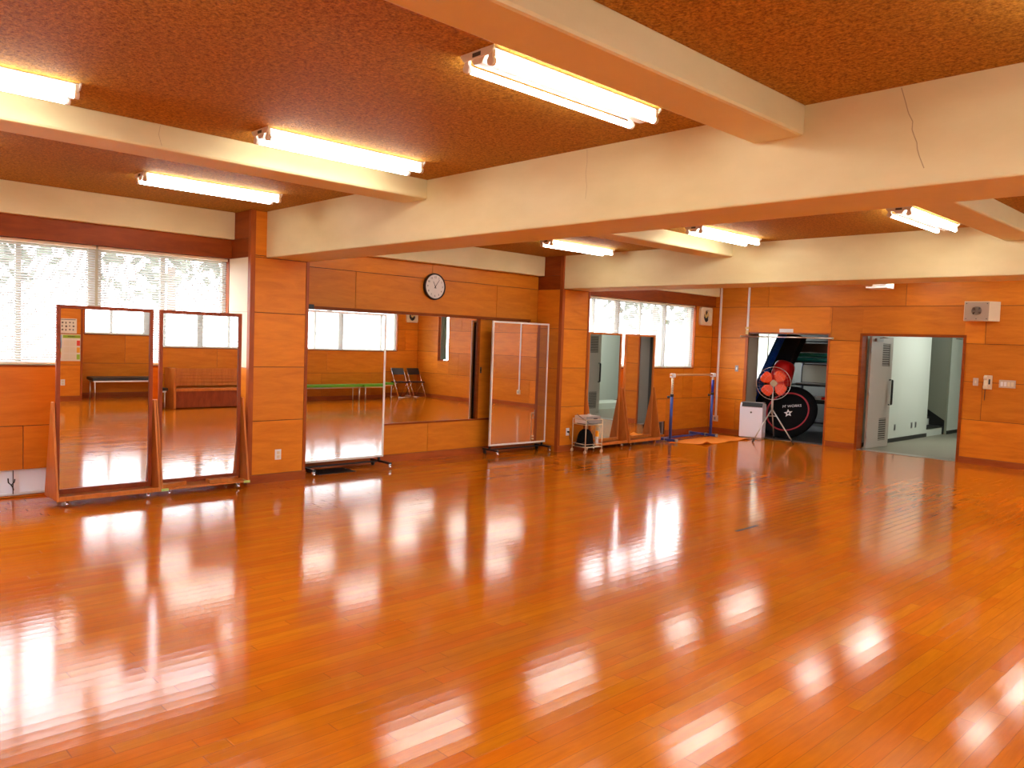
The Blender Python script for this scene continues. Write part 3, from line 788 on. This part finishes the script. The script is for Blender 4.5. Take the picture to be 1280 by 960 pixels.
for i in range(4): box(-.088 + i * .047, -.055 + i * .047, -.016, -.01, -.035, .032).build('rocker', M['white_p'] if i < 2 else M['ivory'], t_)
t_ = thing('wall_telephone', 'ivory wall telephone between the two switch plates', 'telephone', (4.45, YF, 1.30))
box(-.058, .058, -.03, 0, -.11, .11).build('base', M['ivory'], t_, bevel=.008)
k = MB(); k.prism([(-.03, .10), (-.075, .095), (-.075, .055), (-.055, .04), (-.055, -.04), (-.075, -.055), (-.075, -.10), (-.03, -.10)], 0, -.052, .004); k.build('handset', M['ivory'], t_, bevel=.008)
box(.012, .034, -.034, -.03, -.03, .05).build('cradle', M['black'], t_)
k = MB(); k.tube([(-.03 + .006 * math.cos(i * 1.3), -.03 + .006 * math.sin(i * 1.3), -.11 - i * .0042) for i in range(42)], .004, 5); k.build('cord', M['black'], t_)
# loudspeaker
t_ = thing('wall_speaker', 'beige wedge loudspeaker high on the wall right of the corridor doorway', 'loudspeaker', (4.30, YF, 2.40))
k = MB(); k.prism([(-.235, -.01), (-.20, -.20), (.14, -.15), (.25, 0), (-.235, 0)], 2, -.152, .152); k.build('cabinet', M['ivory'], t_, bevel=.004)
a = math.atan2(.05, .34); mx_ = Matrix.Translation((-.03, -.177, 0)) @ Matrix.Rotation(a, 4, 'Z')
k = MB(); k.box(-.165, .165, -.004, .0, -.142, .142, mx=mx_); k.build('baffle', mat('speaker_cloth', (.42, .33, .25), .8), t_)
k = MB(); k.lathe([(0, 0), (.072, .0)], seg=28, mx=mx_ @ Matrix.Translation((0, -.006, .005)) @ Matrix.Rotation(PI / 2, 4, 'X') @ Matrix.Diagonal((1, .92, 1, 1))); k.build('grille', mat('speaker_grille', (.28, .21, .16), .8), t_)
for (x, z) in ((-.14, .118), (.14, .118), (-.14, -.118), (.14, -.118), (0, -.118)):
    k = MB(); k.box(x - .007, x + .007, -.007, -.003, z - .007, z + .007, mx=mx_); k.build('screw', M['dgrey'], t_)
# white fitting seen below the beam
t_ = thing('emergency_light', 'white box fitting hanging under the ceiling beyond the second beam', 'light fitting', (3.0, 13.62, H))
k = MB(); k.box(-.17, .17, -.14, .14, -.262, -.235); k.box(.14, .17, -.14, .14, -.235, -.06); k.box(-.17, .17, .12, .14, -.235, -.06); k.build('frame', M['white_p'], t_, bevel=.004)
box(-.15, .12, -.03, .03, -.06, 0).build('bracket', M['white_p'], t_)

# ------------------------------------------------------------------ outlets and small things by the left wall
t_ = thing('wall_outlet', 'white power outlet on the face of the first column', 'outlet', (0, 4.706, .307))
box(0, .008, -.037, .037, -.058, .058).build('cover_plate', M['white_p'], t_, bevel=.002)
for dz in (-.025, .022): box(.008, .011, -.017, .017, dz - .016, dz + .016).build('socket_face', M['ivory'], t_)
t_ = thing('floor_grille', 'black floor grille under the wheeled mirror by the first column', 'floor grille', (-.27, 5.56, 0))
k = MB(); k.box(-.16, .16, -.26, .26, 0, .004)
for i in range(16): k.box(-.15, .15, -.25 + i * .032, -.232 + i * .032, .004, .008)
k.build('grille', M['bblack'], t_)
tag(box(4.455, 4.485, 6.97, 7.37, 0, .0012).build('tape_strip', M['navy']), 'short strip of black tape on the open floor', 'tape')

# ------------------------------------------------------------------ corridor doorway, door leaves, corridor
w = MB(); w.use(M['dark_wood'])
for (a, b) in ((DX0 - .03, DX0 + .012), (DX1 - .012, DX1 + .03)): w.box(a, b, YF - .014, YF + .205, 0, DT + .03)
w.box(DX0, DX1, YF - .014, YF + .205, DT - .012, DT + .03)
S(w.build('trim_1', M['dark_wood']))
w = MB(); w.use(M['post']); w.box(SX0 - .06, SX0, YF - .008, YF + .02, 0, DT + .02); w.box(SX1, SX1 + .03, YF - .008, YF + .02, 0, DT + .02); w.box(SX0, SX1, YF - .008, YF + .02, DT, DT + .02)
w.use(M['jamb']); w.box(SX0 - .02, SX0 + .012, YF + .02, YF + .38, 0, DT); w.box(SX1 - .012, SX1 + .02, YF + .02, YF + .38, 0, DT); w.box(SX0, SX1, YF + .02, YF + .21, DT - .012, DT + .01)
S(w.build('trim_2', M['post']))
S(box(DX0, DX1, YF, YF + .2, -.01, .006).build('trim_3', M['steel'])); S(box(SX0, SX1, YF, YF + .2, -.01, .006).build('trim_4', M['steel']))

def door_leaf(num, hx, hy, sgn, ang, label):
    """leaf hinged at (hx,hy); local +Y runs from hinge to free edge, local face +X*sgn looks to the room axis"""
    t_ = bpy.data.objects.new('door_%d' % num, None); C.objects.link(t_); t_.location = (hx, hy, 0); t_.rotation_euler = (0, 0, math.radians(ang)); S(t_)
    W_ = .80; f = MB(); f.use(M['door_paint'])
    x0, x1 = (-.02, .02)
    lou = [(.42, .70, 1.47, 1.87), (.42, .70, .13, .53)]
    R = [(0, W_, .012, 1.985)]
    for h in lou: R = subtract(R, h)
    for (a, b, c, d) in R: f.box(x0, x1, a, b, c, d)
    f.build('leaf', M['door_paint'], t_)
    for (a, b, c, d) in lou:
        l_ = MB(); l_.use(M['louver']); l_.box(-.006, .006, a, b, c, d)
        l_.use(M['door_paint'])
        for i in range(10):
            z = c + (d - c) * (i + .5) / 10
            l_.box(sgn * .006, sgn * .022, a, b, z - .006, z + .006)
        l_.build('louver', M['louver'], t_)
    h = MB(); hx_ = sgn * .075; h.tube([(sgn * .02, .735, 1.22), (hx_, .735, 1.22), (hx_, .735, .77), (sgn * .02, .735, .77)], .013, 8)
    h.box(hx_ - .014, hx_ + .014, .72, .75, .78, 1.21); h.build('pull_handle', M['black'], t_)
    h = MB(); h.box(sgn * .02, sgn * .06, .10, .34, 1.90, 1.955); h.tube([(sgn * .05, .22, 1.96), (sgn * .09, .45, 1.97), (sgn * .16, .10, 1.975)], .008, 6); h.build('door_closer', M['grey'], t_)
    for z in (.25, 1.0, 1.75): cylm((sgn * .02, -.008, z - .06), (sgn * .02, -.008, z + .06), .012, seg=10).build('hinge', M['steel'], t_)
    return t_
door_leaf(1, DX0 + .055, YF + .24, 1, -4.5, '')
door_leaf(2, DX1 - .05, YF + .24, -1, 3, '')

CZ = 2.35
S(box(2.2, 6.2, YF, 22, -.1, .0).build('floor_corridor', M['corr_floor']))
w = MB(); w.use(M['white_wall']); w.box(2.24, 2.36, YF + .2, 18.05, 0, CZ); S(w.build('wall_corridor_left', M['white_wall']))
w = MB(); w.use(M['white_wall']); w.box(2.30, 2.42, 19.10, 22, 0, CZ); w.box(2.24, 6.2, 21.9, 22, 0, CZ); S(w.build('wall_corridor_end', M['white_wall']))
S(box(6.1, 6.2, YF + .2, 22, 0, CZ).build('wall_corridor_right', M['white_wall']))
w = MB(); w.box(2.36, 6.2, YF + .2, 22, CZ, CZ + .1); w.box(-2, 2.36, 18.0, 19.2, 4.6, 4.7); S(w.build('ceiling_corridor', M['white_wall']))
w = MB(); w.use(M['grey_green']); w.box(-2, 2.42, 19.0, 19.10, 0, 4.6); w.box(-2, 2.30, 17.95, 18.05, 0, 4.6); w.box(-2.1, -2, 17.95, 19.1, 0, 4.6); w.box(2.36, 2.46, 17.95, 19.1, CZ, 4.7); S(w.build('wall_stairwell', M['grey_green']))
w = MB(); w.use(M['black'])
w.box(2.36, 2.372, YF + .2, 18.05, 0, .075); w.box(2.42, 2.432, 19.1, 21.9, 0, .075); w.box(6.088, 6.1, YF + .2, 21.9, 0, .075)
S(w.build('baseboard_corridor', M['black']))
st = MB()
for i in range(10):
    x1 = 2.36 - .27 * i; st.use(M['white_wall']); st.box(x1 - .27, x1, 18.05, 19.0, 0 if i == 0 else .17 * i - .02, .17 * (i + 1) - .02); st.use(M['black']); st.box(x1 - .27, x1 + .012, 18.05, 19.0, .17 * (i + 1) - .02, .17 * (i + 1) + .012)
st.use(M['black']); st.prism([(2.40, 0), (2.40, .30), (-.4, 2.06), (-.4, 1.7), (2.2, 0)], 1, 18.985, 18.998)
S(st.build('stairs'))
# three small wall vents
for i, y in enumerate((16.33, 17.20, 17.42)):
    t_ = thing('wall_socket', 'small dark wall socket on the white corridor wall, ' + ('alone near the open door leaf', 'left of the close pair', 'right of the close pair')[i], 'socket', (2.36, y, .28), 0, 'wall sockets in the corridor')
    box(0, .008, -.036, .036, -.06, .06).build('cover_plate', M['grey'], t_, bevel=.002); box(.008, .010, -.018, .018, -.045, .045).build('socket_face', M['dgrey'], t_)
# cream cabinet with black pulls on the right side of the corridor
t_ = thing('storage_cabinet', 'tall cream cabinet with square black pulls inside the corridor', 'cabinet', (5.75, 16.7, 0))
box(-.05, .33, -.9, .9, 0, 2.0).build('carcass', M['ivory'], t_)
for s_ in (-1, 1):
    o = box(-.07, -.051, s_ * .45 - .44, s_ * .45 + .44, .03, 1.97).build('door', mat('cabinet_door', (.62, .62, .50), .5), t_, bevel=.004)
    box(-.078, -.0701, s_ * .12 - .06, s_ * .12 + .06, 1.0, 1.24).build('pull', M['black'], o)
S(box(4.7, 5.5, 15.55, 17.9, 0, .15).build('step_floor', M['white_wall'])); 
t_ = thing('wall_switch', 'small switch on the far white corridor wall past the stairs', 'switch', (2.42, 19.85, 1.27)); box(0, .01, -.035, .035, -.06, .06).build('cover_plate', M['grey'], t_); box(.01, .014, -.015, .015, -.03, .03).build('rocker', M['white_p'], t_)
# corridor lamp (out of the photo's view, on the corridor ceiling)
t_ = thing('ceiling_lamp', 'white ceiling lamp of the corridor beyond the doorway', 'ceiling lamp', (4.15, 17.2, CZ))
box(-.16, .16, -.48, .48, -.05, 0).build('housing', M['lamp_white'], t_)
cylm((-.07, -.46, -.066), (-.07, .46, -.066), .018).build('tube', mat('corridor_tube', (1, 1, 1), .3, emit=(.96, 1, .92), estr=190), t_)

# ------------------------------------------------------------------ storage room
SY1, SXL = 17.75, -.62
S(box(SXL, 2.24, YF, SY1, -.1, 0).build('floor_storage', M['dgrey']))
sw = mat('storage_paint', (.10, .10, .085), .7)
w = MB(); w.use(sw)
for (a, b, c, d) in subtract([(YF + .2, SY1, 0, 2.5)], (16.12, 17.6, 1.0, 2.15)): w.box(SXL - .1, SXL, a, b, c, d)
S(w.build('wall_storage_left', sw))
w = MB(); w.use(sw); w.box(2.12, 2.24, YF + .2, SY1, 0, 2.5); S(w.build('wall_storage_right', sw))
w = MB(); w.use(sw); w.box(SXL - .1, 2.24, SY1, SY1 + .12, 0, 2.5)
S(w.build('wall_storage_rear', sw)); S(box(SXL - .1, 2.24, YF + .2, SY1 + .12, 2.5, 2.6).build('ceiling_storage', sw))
winn[0] += 1
w = MB(); w.use(M['winframe'])
for (a, b, c, d) in subtract(subtract([(16.12, 17.6, 1.0, 2.15)], (16.16, 16.84, 1.04, 2.11)), (16.88, 17.56, 1.04, 2.11)): w.box(SXL - .07, SXL - .03, a, b, c, d)
o = S(w.build('window_%d' % winn[0], M['winframe'])); box(SXL - .052, SXL - .048, 16.16, 17.56, 1.04, 2.11).build('pane', M['glass'], o)
# steel rack
t_ = thing('storage_rack', 'dark steel storage rack at the back of the storage room', 'rack', (1.05, 16.40, 0))
for x in (-.80, .80):
    for y in (-.35, .35): box(x - .02, x + .02, y - .02, y + .02, 0, 1.95).build('post', M['black_metal'], t_)
for z in (.25, .655, 1.0, 1.47, 1.9): box(-.82, .82, -.37, .37, z - .025, z).build('shelf', M['black_metal'], t_)
for i, z in enumerate((1.471, 1.565)):
    o = MB(); o.prism([(-.16, 0), (.16, 0), (.185, .03), (.18, .07), (.15, .09), (-.15, .09), (-.18, .07), (-.185, .03)], 0, -.71, .71)
    tag(o.build('folded_mat', M['teal'], bevel=.01, mx=Matrix.Translation((1.05 - .02 * i, 16.27 + .01 * i, z))), 'teal folded mat on the upper rack shelf, ' + ('lower of the two', 'lying on the other one')[i], 'mat', 'teal mats on the rack')
tag(box(.30, 1.75, 16.12, 16.6, 1.66, 1.85).build('storage_box', M['dgrey'], bevel=.01), 'dark grey storage box above the teal mats', 'box')
t_ = thing('white_board', 'cream board with a black rounded frame standing on the rack', 'board', (.95, 16.6, 1.0))
k = MB(); pts = arc(.60, .36, .05, 0, PI / 2, 6) + arc(-.60, .36, .05, PI / 2, PI, 6) + [(-.65, .02), (.65, .02)]
k.tube([(x, 0, z) for x, z in pts], .016, 8, True); k.build('frame', M['black'], t_)
box(-.64, .64, -.008, .008, .015, .40).build('surface', mat('board_cream', (.66, .64, .46), .5), t_)
tag(box(.42, 1.36, 16.08, 16.4, 1.001, 1.03).build('grey_case', M['grey'], bevel=.006), 'flat grey case lying before the cream board on the rack', 'case')
tag(box(.36, 1.72, 16.1, 16.55, .656, .70).build('dark_tray', M['dgrey'], bevel=.005), 'dark tray on the middle rack shelf', 'tray')
t_ = thing('label_box', 'long white box with a red label on the middle rack shelf', 'box', (.86, 16.17, .701))
box(-.27, .27, -.05, .05, 0, .075).build('carton', M['white_p'], t_, bevel=.004); box(.12, .20, -.0515, -.0505, .01, .065).build('red_label', M['red'], t_); box(-.22, -.17, -.0515, -.0505, .015, .06).build('end_print', M['black'], t_)
# red bucket
t_ = thing('red_bucket', 'red tapered bucket upside down behind the orange fan', 'bucket', (.36, 15.48, .955))
t_.rotation_euler = (math.radians(-6), math.radians(14), 0)
MB().lathe([(.235, 0), (.245, .01), (.235, .03), (.205, .40), (.19, .46), (.15, .51), (.08, .535), (0, .54)], seg=32).build('body', M['red'], t_)
MB().lathe([(.236, -.006), (.252, 0), (.252, .022), (.236, .026)], seg=32).build('rim', M['red'], t_)
tag(box(.10, .62, 15.32, 15.64, 0, .885).build('black_crate', M['black'], bevel=.01), 'tall black crate under the red bucket', 'crate')
# blue ribbed mat leaning
t_ = thing('leaning_mat', 'tall navy mat with bright blue ribbed edge leaning before the storage window', 'mat', (-.64, 15.88, 0))
R_ = Matrix.Rotation(math.radians(23.5), 4, 'Y')
box(.10, .42, -.12, .12, .0, 2.30).build('body', M['navy'], t_, mx=R_, bevel=.01)
k = MB()
for i in range(40): k.cyl((-.10, -.05, .62 + i * .042), (.105, -.05, .62 + i * .042), .024, seg=8)
k.build('ribbed_edge', M['ribblue'], t_, mx=R_)
tag(box(-.56, .04, 14.95, 15.2, 0, .68).build('storage_chest', M['black'], bevel=.012), 'low black chest behind the white air purifier', 'trunk')
k = MB(); k.use(M['grey']); n = 20
for (r0, r1, y0, y1) in ((.10, .10, -.2, .2),):
    k.lathe([(.072, -.2), (.098, -.2), (.10, 0), (.098, .2), (.072, .2), (.072, -.2)], seg=24, mx=Matrix.Rotation(PI / 2, 4, 'X'), caps=False)
tag(k.build('grey_roll', M['grey'], mx=Matrix.Translation((-.08, 15.08, .782))), 'hollow grey roll on the black chest behind the purifier', 'roll')
# mini trampoline standing on its edge
t_ = thing('mini_trampoline', 'round black mini trampoline with a red ring and white star in storage doorway', 'trampoline', (.90, 14.64, .0), math.radians(8))
T = Matrix.Translation((0, .33, .498)) @ Matrix.Rotation(math.radians(-29), 4, 'X') @ Matrix.Rotation(PI / 2, 4, 'X')
k = MB(); k.lathe([(0, 0), (.40, 0), (.43, .012), (.52, .016), (.555, .004), (.56, -.02), (.53, -.035), (.0, -.03)], seg=56, mx=T); k.build('skirt', M['fabric'], t_)
k = MB(); n = 56
pr = [(.385, .006), (.41, .0125), (.415, .0135), (.41, .016), (.385, .01)]
k.lathe(pr + [pr[0]], seg=n, mx=T, caps=False); k.build('red_ring', M['ring_red'], t_)
star = []
for i in range(10):
    a = PI / 2 + .25 + i * PI / 5; r_ = .088 if i % 2 == 0 else .038; star.append((r_ * math.cos(a), r_ * math.sin(a)))
k = MB(); inner = [(x * .42, y * .42) for x, y in star]
for i in range(10):
    j = (i + 1) % 10
    k.quad((*star[i], .004), (*star[j], .004), (*inner[j], .004), (*inner[i], .004), mx=T @ Matrix.Translation((.02, -.03, 0)))
k.build('star_logo', M['white_p'], t_)
textmesh("M' WORKS", .075, 'lettering', M['white_p'], t_, T @ Matrix.Translation((.06, .125, .004)) @ Matrix.Rotation(.16, 4, 'Z'))
for a in (0.5, 2.6, 4.4, 5.6):
    q = Vector((.5 * math.cos(a), .5 * math.sin(a), -.03)); k = MB(); k.cyl(T @ q, T @ (q + Vector((0, 0, -.08))), .014, seg=8); k.build('leg', M['steel'], t_)

# ------------------------------------------------------------------ air purifier
M['cool_white'] = mat('cool_white', (.80, .86, .98), .35)
t_ = thing('air_purifier', 'white air purifier on the floor left of the tripod fan', 'air purifier', (.585, 14.135, 0), math.radians(14))
k = MB(); k.prism([(-.125, .03), (.125, .03), (.125, .60), (.10, .66), (-.10, .68), (-.135, .60)], 0, -.215, .215); k.build('body', M['cool_white'], t_, bevel=.012)
box(-.20, .20, -.11, .11, 0, .03).build('plinth', M['grey'], t_)
k = MB(); k.prism([(-.142, .605), (-.13, .605), (-.10, .672), (-.112, .684)], 0, -.175, .205); k.build('air_slot', M['black'], t_)
k = MB(); k.box(-.2, .2, -.105, .1, .665, .685); k.build('top_panel', M['grey'], t_, bevel=.004)
k = MB(); k.lathe([(0, 0), (.018, 0)], seg=16, mx=Matrix.Translation((.0, -.1345, .50)) @ Matrix.Rotation(PI / 2, 4, 'X')); k.build('round_badge', M['dgrey'], t_)

# ------------------------------------------------------------------ tripod fan
t_ = thing('tripod_fan', 'tripod floor fan with orange blades in front of the trampoline', 'fan', (1.03, 14.02, 0), math.radians(30))
hub = Vector((0, -.05, 1.075)); S_ = M['silver']
cylm((0, 0, .50), (0, 0, .99), .014, seg=12).build('pole', M['silver'], t_)
cylm((0, 0, .60), (0, 0, .80), .019, seg=12).build('pole_sleeve', S_, t_)
for a in (-2.35, -.55, 1.40):
    k = MB(); e = Vector((.44 * math.cos(a), .44 * math.sin(a), .03)); k.cyl((0, 0, .60), e, .011, seg=8); o = k.build('leg', M['silver'], t_)
    cylm(e + (e - Vector((0, 0, .6))).normalized() * -.04, e + Vector((e.x, e.y, 0)).normalized() * .016 - Vector((0, 0, .028)), .016, seg=8).build('rubber_foot', M['rubber'], o)
k = MB(); k.tube([(.10 * math.cos(a), .10 * math.sin(a), .47) for a in (-2.35, -.55, 1.40)], .006, 6, True); k.build('leg_spreader', S_, t_)
k = MB(); k.cyl(hub + Vector((0, .02, 0)), hub + Vector((0, .17, 0)), .065, .05, seg=20); k.build('motor', M['grey'], t_)
k = MB(); k.tube([(0, 0, .97), (0, .03, 1.0), (0, .07, 1.03)], .018, 8); k.build('tilt_joint', S_, t_)
cylm(hub + Vector((0, -.035, 0)), hub + Vector((0, .015, 0)), .058, .058, seg=24).build('hub_cap', mat('hub_beige', (.42, .34, .22), .4), t_)
k = MB()
for (r_, y) in ((.30, 0.0),): k.tube([hub + Vector((r_ * math.cos(i * PI / 24), y, r_ * math.sin(i * PI / 24))) for i in range(48)], .0045, 6, True)
for r_, y in ((.17, -.055), (.25, -.035)): k.tube([hub + Vector((r_ * math.cos(i * PI / 20), y, r_ * math.sin(i * PI / 20))) for i in range(40)], .0010, 4, True)
for i in range(28):
    a = i * PI / 14; c_, s_ = math.cos(a), math.sin(a)
    k.tube([hub + Vector((.055 * c_, -.06, .055 * s_)), hub + Vector((.17 * c_, -.055, .17 * s_)), hub + Vector((.27 * c_, -.03, .27 * s_)), hub + Vector((.30 * c_, 0, .30 * s_))], .0008, 4)
k.build('guard', M['alu'], t_)
for q in range(4):
    a0 = PI / 4 + q * PI / 2 + .12; b_ = MB(); rows = []
    for i in range(9):
        r_ = .055 + .20 * i / 8; wdt = 1.12 * math.sin(PI * (i + 1.2) / 10.6) ** .6
        rr = []
        for j in range(7):
            a = a0 + wdt * (j / 6 - .5) * (.085 / max(r_, .085)) ** .25 * 1.35; y = .03 * (j / 6 - .5)
            rr.append(b_.bm.verts.new(hub + Vector((r_ * math.cos(a), y, r_ * math.sin(a)))))
        rows.append(rr)
    for A, B in zip(rows, rows[1:]):
        for j in range(6): b_._f([A[j], A[j + 1], B[j + 1], B[j]], True)
    o = b_.build('blade', M['fan_blade'], t_); o.modifiers.new('solid', 'SOLIDIFY').thickness = .003

# ------------------------------------------------------------------ right side of the room (seen in the mirrors)
def poster(label, y0, y1, z0, z1, colourful):
    t_ = thing('wall_poster', label, 'poster', (XR, (y0 + y1) / 2, (z0 + z1) / 2), 0, 'posters on the right column')
    w_, h_ = (y1 - y0) / 2, (z1 - z0) / 2
    box(-.002, 0, -w_, w_, -h_, h_).build('sheet', M['paper'], t_)
    k = MB(); e = -.0035
    def r(m_, a, b, c, d): k.use(M[m_]); k.box(e, -.0021, a * w_, b * w_, c * h_, d * h_)
    if colourful:
        # print runs mirrored only in the mirrors; here as hung
        r('pp_green', -.5, .98, .72, .95); r('pp_text', -.1, .55, .80, .88)
        for i, c in enumerate(('pp_red', 'pp_orange', 'pp_green')): r(c, .68, .96, .15 - i * .52, .55 - i * .52)
        for i in range(3):
            for j in range(2): r('pp_cell', -.42 + j * .52, .04 + j * .52, .15 - i * .52, .55 - i * .52)
        r('pp_sky', -.96, -.6, .1, .95); r('pp_blue', -.85, -.62, -.05, .45); r('pp_green', -.85, -.65, -.3, -.05); r('pp_red', -.95, -.65, -.8, -.5); r('pp_orange', -.8, -.62, -.5, -.3)
    else:
        r('pp_text', -.95, .9, .82, .9)
        for i in range(5):
            for j in range(3):
                a = -.85 + i * .36; b = .55 - j * .48
                r('pp_text', a, a + .12 + .06 * ((i + j) % 2), b - .16 - .05 * (i % 3), b)
    k.build('print', None, t_)
poster('cream poster of small black figures, upper one in nearest wooden mirror', 4.59, 4.94, 1.30, 1.58, False)
poster('colourful poster with green header, lower one in nearest wooden mirror', 4.60, 5.01, .77, 1.28, True)
t_ = thing('wall_outlet', 'white outlet under the posters on the right-hand column', 'outlet', (XR, 4.71, .36))
box(-.008, 0, -.037, .037, -.058, .058).build('cover_plate', M['white_p'], t_, bevel=.002)
for dz in (-.025, .022): box(-.011, -.008, -.017, .017, dz - .016, dz + .016).build('socket_face', M['ivory'], t_)
def bench(label, y0, y1, x, mseat, mleg, h=.44, dep=.38, rail=True, group=None, hollow=False):
    t_ = thing('padded_bench', label, 'bench', (x, (y0 + y1) / 2, 0), 0, group)
    L_ = (y1 - y0) / 2
    box(-dep / 2, dep / 2, -L_, L_, h - .06, h).build('seat', mseat, t_, bevel=.012)
    k = MB(); k.box(-dep / 2 + .02, dep / 2 - .02, -L_ + .03, L_ - .03, h - .09, h - .06); k.build('seat_frame', mleg, t_)
    for a in (-dep / 2 + .035, dep / 2 - .035):
        for b in (-L_ + .06, L_ - .06):
            cylm((a, b, 0), (a, b, h - .09), .013, seg=10).build('leg', mleg, t_)
    return t_
bench('black padded bench with silver legs seen in nearest wooden mirror', 5.24, 6.72, 8.90, M['bblack'], M['alu'])
bench('green padded bench farther from the folding chairs, seen in white-framed mirror', 10.16, 11.80, 8.88, M['green'], M['alu'], h=.42, group='green benches along the right wall')
bench('green padded bench next to the folding chairs, seen in white-framed mirror', 11.86, 13.20, 8.88, M['green'], M['alu'], h=.42, group='green benches along the right wall')
t_ = thing('wooden_bench', 'slatted wooden settle with a solid end panel seen in green-taped mirror', 'bench', (8.88, 7.95, 0))
iv = Matrix.Translation((-8.88, -7.95, 0))
for y in (6.80, 9.05): box(8.62, 9.14, y, y + .05, 0, .86).build('end_panel', M['stand_wood'], t_, bevel=.008, mx=iv)
for i in range(5): box(9.06, 9.085, 6.85, 9.05, .46 + i * .076, .46 + i * .076 + .068).build('back_slat', M['stand_wood'], t_, mx=iv)
box(8.64, 9.06, 6.85, 9.05, .37, .42).build('seat', M['stand_wood'], t_, mx=iv)
box(8.68, 8.71, 6.85, 9.05, .02, .37).build('front_board', M['frame_wood'], t_, mx=iv)
def folding_chair(label, y):
    t_ = thing('folding_chair', label, 'chair', (8.86, y, 0), 0, 'folding chairs in the corner by the window')
    k = MB(); k.prism([(.10, .62), (.165, .80), (.145, .81), (.085, .63)], 1, -.2, .2); k.build('backrest', M['bblack'], t_, bevel=.008)
    box(-.2, .17, -.19, .19, .405, .44).build('seat', M['bblack'], t_, bevel=.01)
    for s_ in (-1, 1):
        cylm((-.24, s_ * .205, .012), (.155, s_ * .205, .80), .010, seg=8).build('front_leg', M['chrome'], t_)
        cylm((.22, s_ * .19, .012), (-.10, s_ * .19, .41), .010, seg=8).build('rear_leg', M['chrome'], t_)
    k = MB(); k.cyl((-.24, -.205, .012), (-.24, .205, .012), .01, seg=8); k.cyl((.22, -.19, .012), (.22, .19, .012), .01, seg=8); k.build('floor_bar', M['chrome'], t_)
folding_chair('black folding chair beside the green bench, seen in the fixed mirror', 13.52)
folding_chair('black folding chair in the room corner, seen in the fixed mirror', 14.05)

# ------------------------------------------------------------------ outside
S(box(-60, 60, -60, 80, -3.6, -3.5).build('ground', M['ground']))
def tree(label, x, y, zc, r, n, seed):
    rn = random.Random(seed); t_ = thing('garden_tree', label, 'tree', (x, y, -3.5), 0, 'trees outside the left windows')
    cylm((0, 0, 0), (0, 0, zc + 3.5), .16, .08, seg=8).build('trunk', M['bark'], t_)
    k = MB()
    for i in range(n):
        d = Vector((rn.gauss(0, 1), rn.gauss(0, 1), rn.gauss(0, .6))); d = d.normalized() * r * rn.random() ** .4; d.z *= .55
        c_ = Vector((0, 0, zc + 3.5)) + d; a = Vector((rn.uniform(-1, 1), rn.uniform(-1, 1), rn.uniform(-1, 1))).normalized() * .14; b = a.orthogonal().normalized() * .09
        k.quad(c_ - a, c_ - b, c_ + a, c_ + b)
    k.build('crown', M['leaf'], t_)
tree('leafy tree outside the nearest window', -6.5, 2.9, 2.8, 1.4, 95, 1)
tree('leafy tree outside the first window beside the column', -7.2, 6.2, 2.85, 1.5, 95, 2)
tree('leafy tree outside the far left window', -6.5, 20.6, 2.9, 1.7, 90, 3)

# ------------------------------------------------------------------ light, world, camera
wd = bpy.data.worlds.new('world'); SC.world = wd; wd.use_nodes = True
bg = wd.node_tree.nodes['Background']; bg.inputs[0].default_value = (.90, .95, 1, 1); bg.inputs[1].default_value = 11.0

cam = bpy.data.cameras.new('camera'); co_ = bpy.data.objects.new('camera', cam); C.objects.link(co_); SC.camera = co_
cam.sensor_width = 36; cam.lens = 991.997 / 1280 * 36; cam.clip_start = .02; cam.clip_end = 300
yaw, pitch, roll = .8054, -.0542, .0357
yaw, pitch, roll = math.radians(46.147), math.radians(-3.103), math.radians(2.046)
fw = Vector((-math.sin(yaw) * math.cos(pitch), math.cos(yaw) * math.cos(pitch), math.sin(pitch)))
r0 = Vector((math.cos(yaw), math.sin(yaw), 0)); u0 = r0.cross(fw)
r2 = r0 * math.cos(roll) + u0 * math.sin(roll); u2 = -r0 * math.sin(roll) + u0 * math.cos(roll)
mw = Matrix.Identity(4)
for i in range(3): mw[i][0] = r2[i]; mw[i][1] = u2[i]; mw[i][2] = -fw[i]
mw.translation = Vector((8.2322, .4237, 1.6807)); co_.matrix_world = mw

vs = SC.view_settings; vs.view_transform = 'Standard'; vs.look = 'None'; vs.exposure = 0.36; vs.gamma = 1; vs.use_curve_mapping = False
cy = SC.cycles; cy.max_bounces = 10; cy.diffuse_bounces = 5; cy.glossy_bounces = 6; cy.transparent_max_bounces = 12; cy.transmission_bounces = 6
cy.sample_clamp_indirect = 8; cy.use_denoising = True; cy.caustics_reflective = False
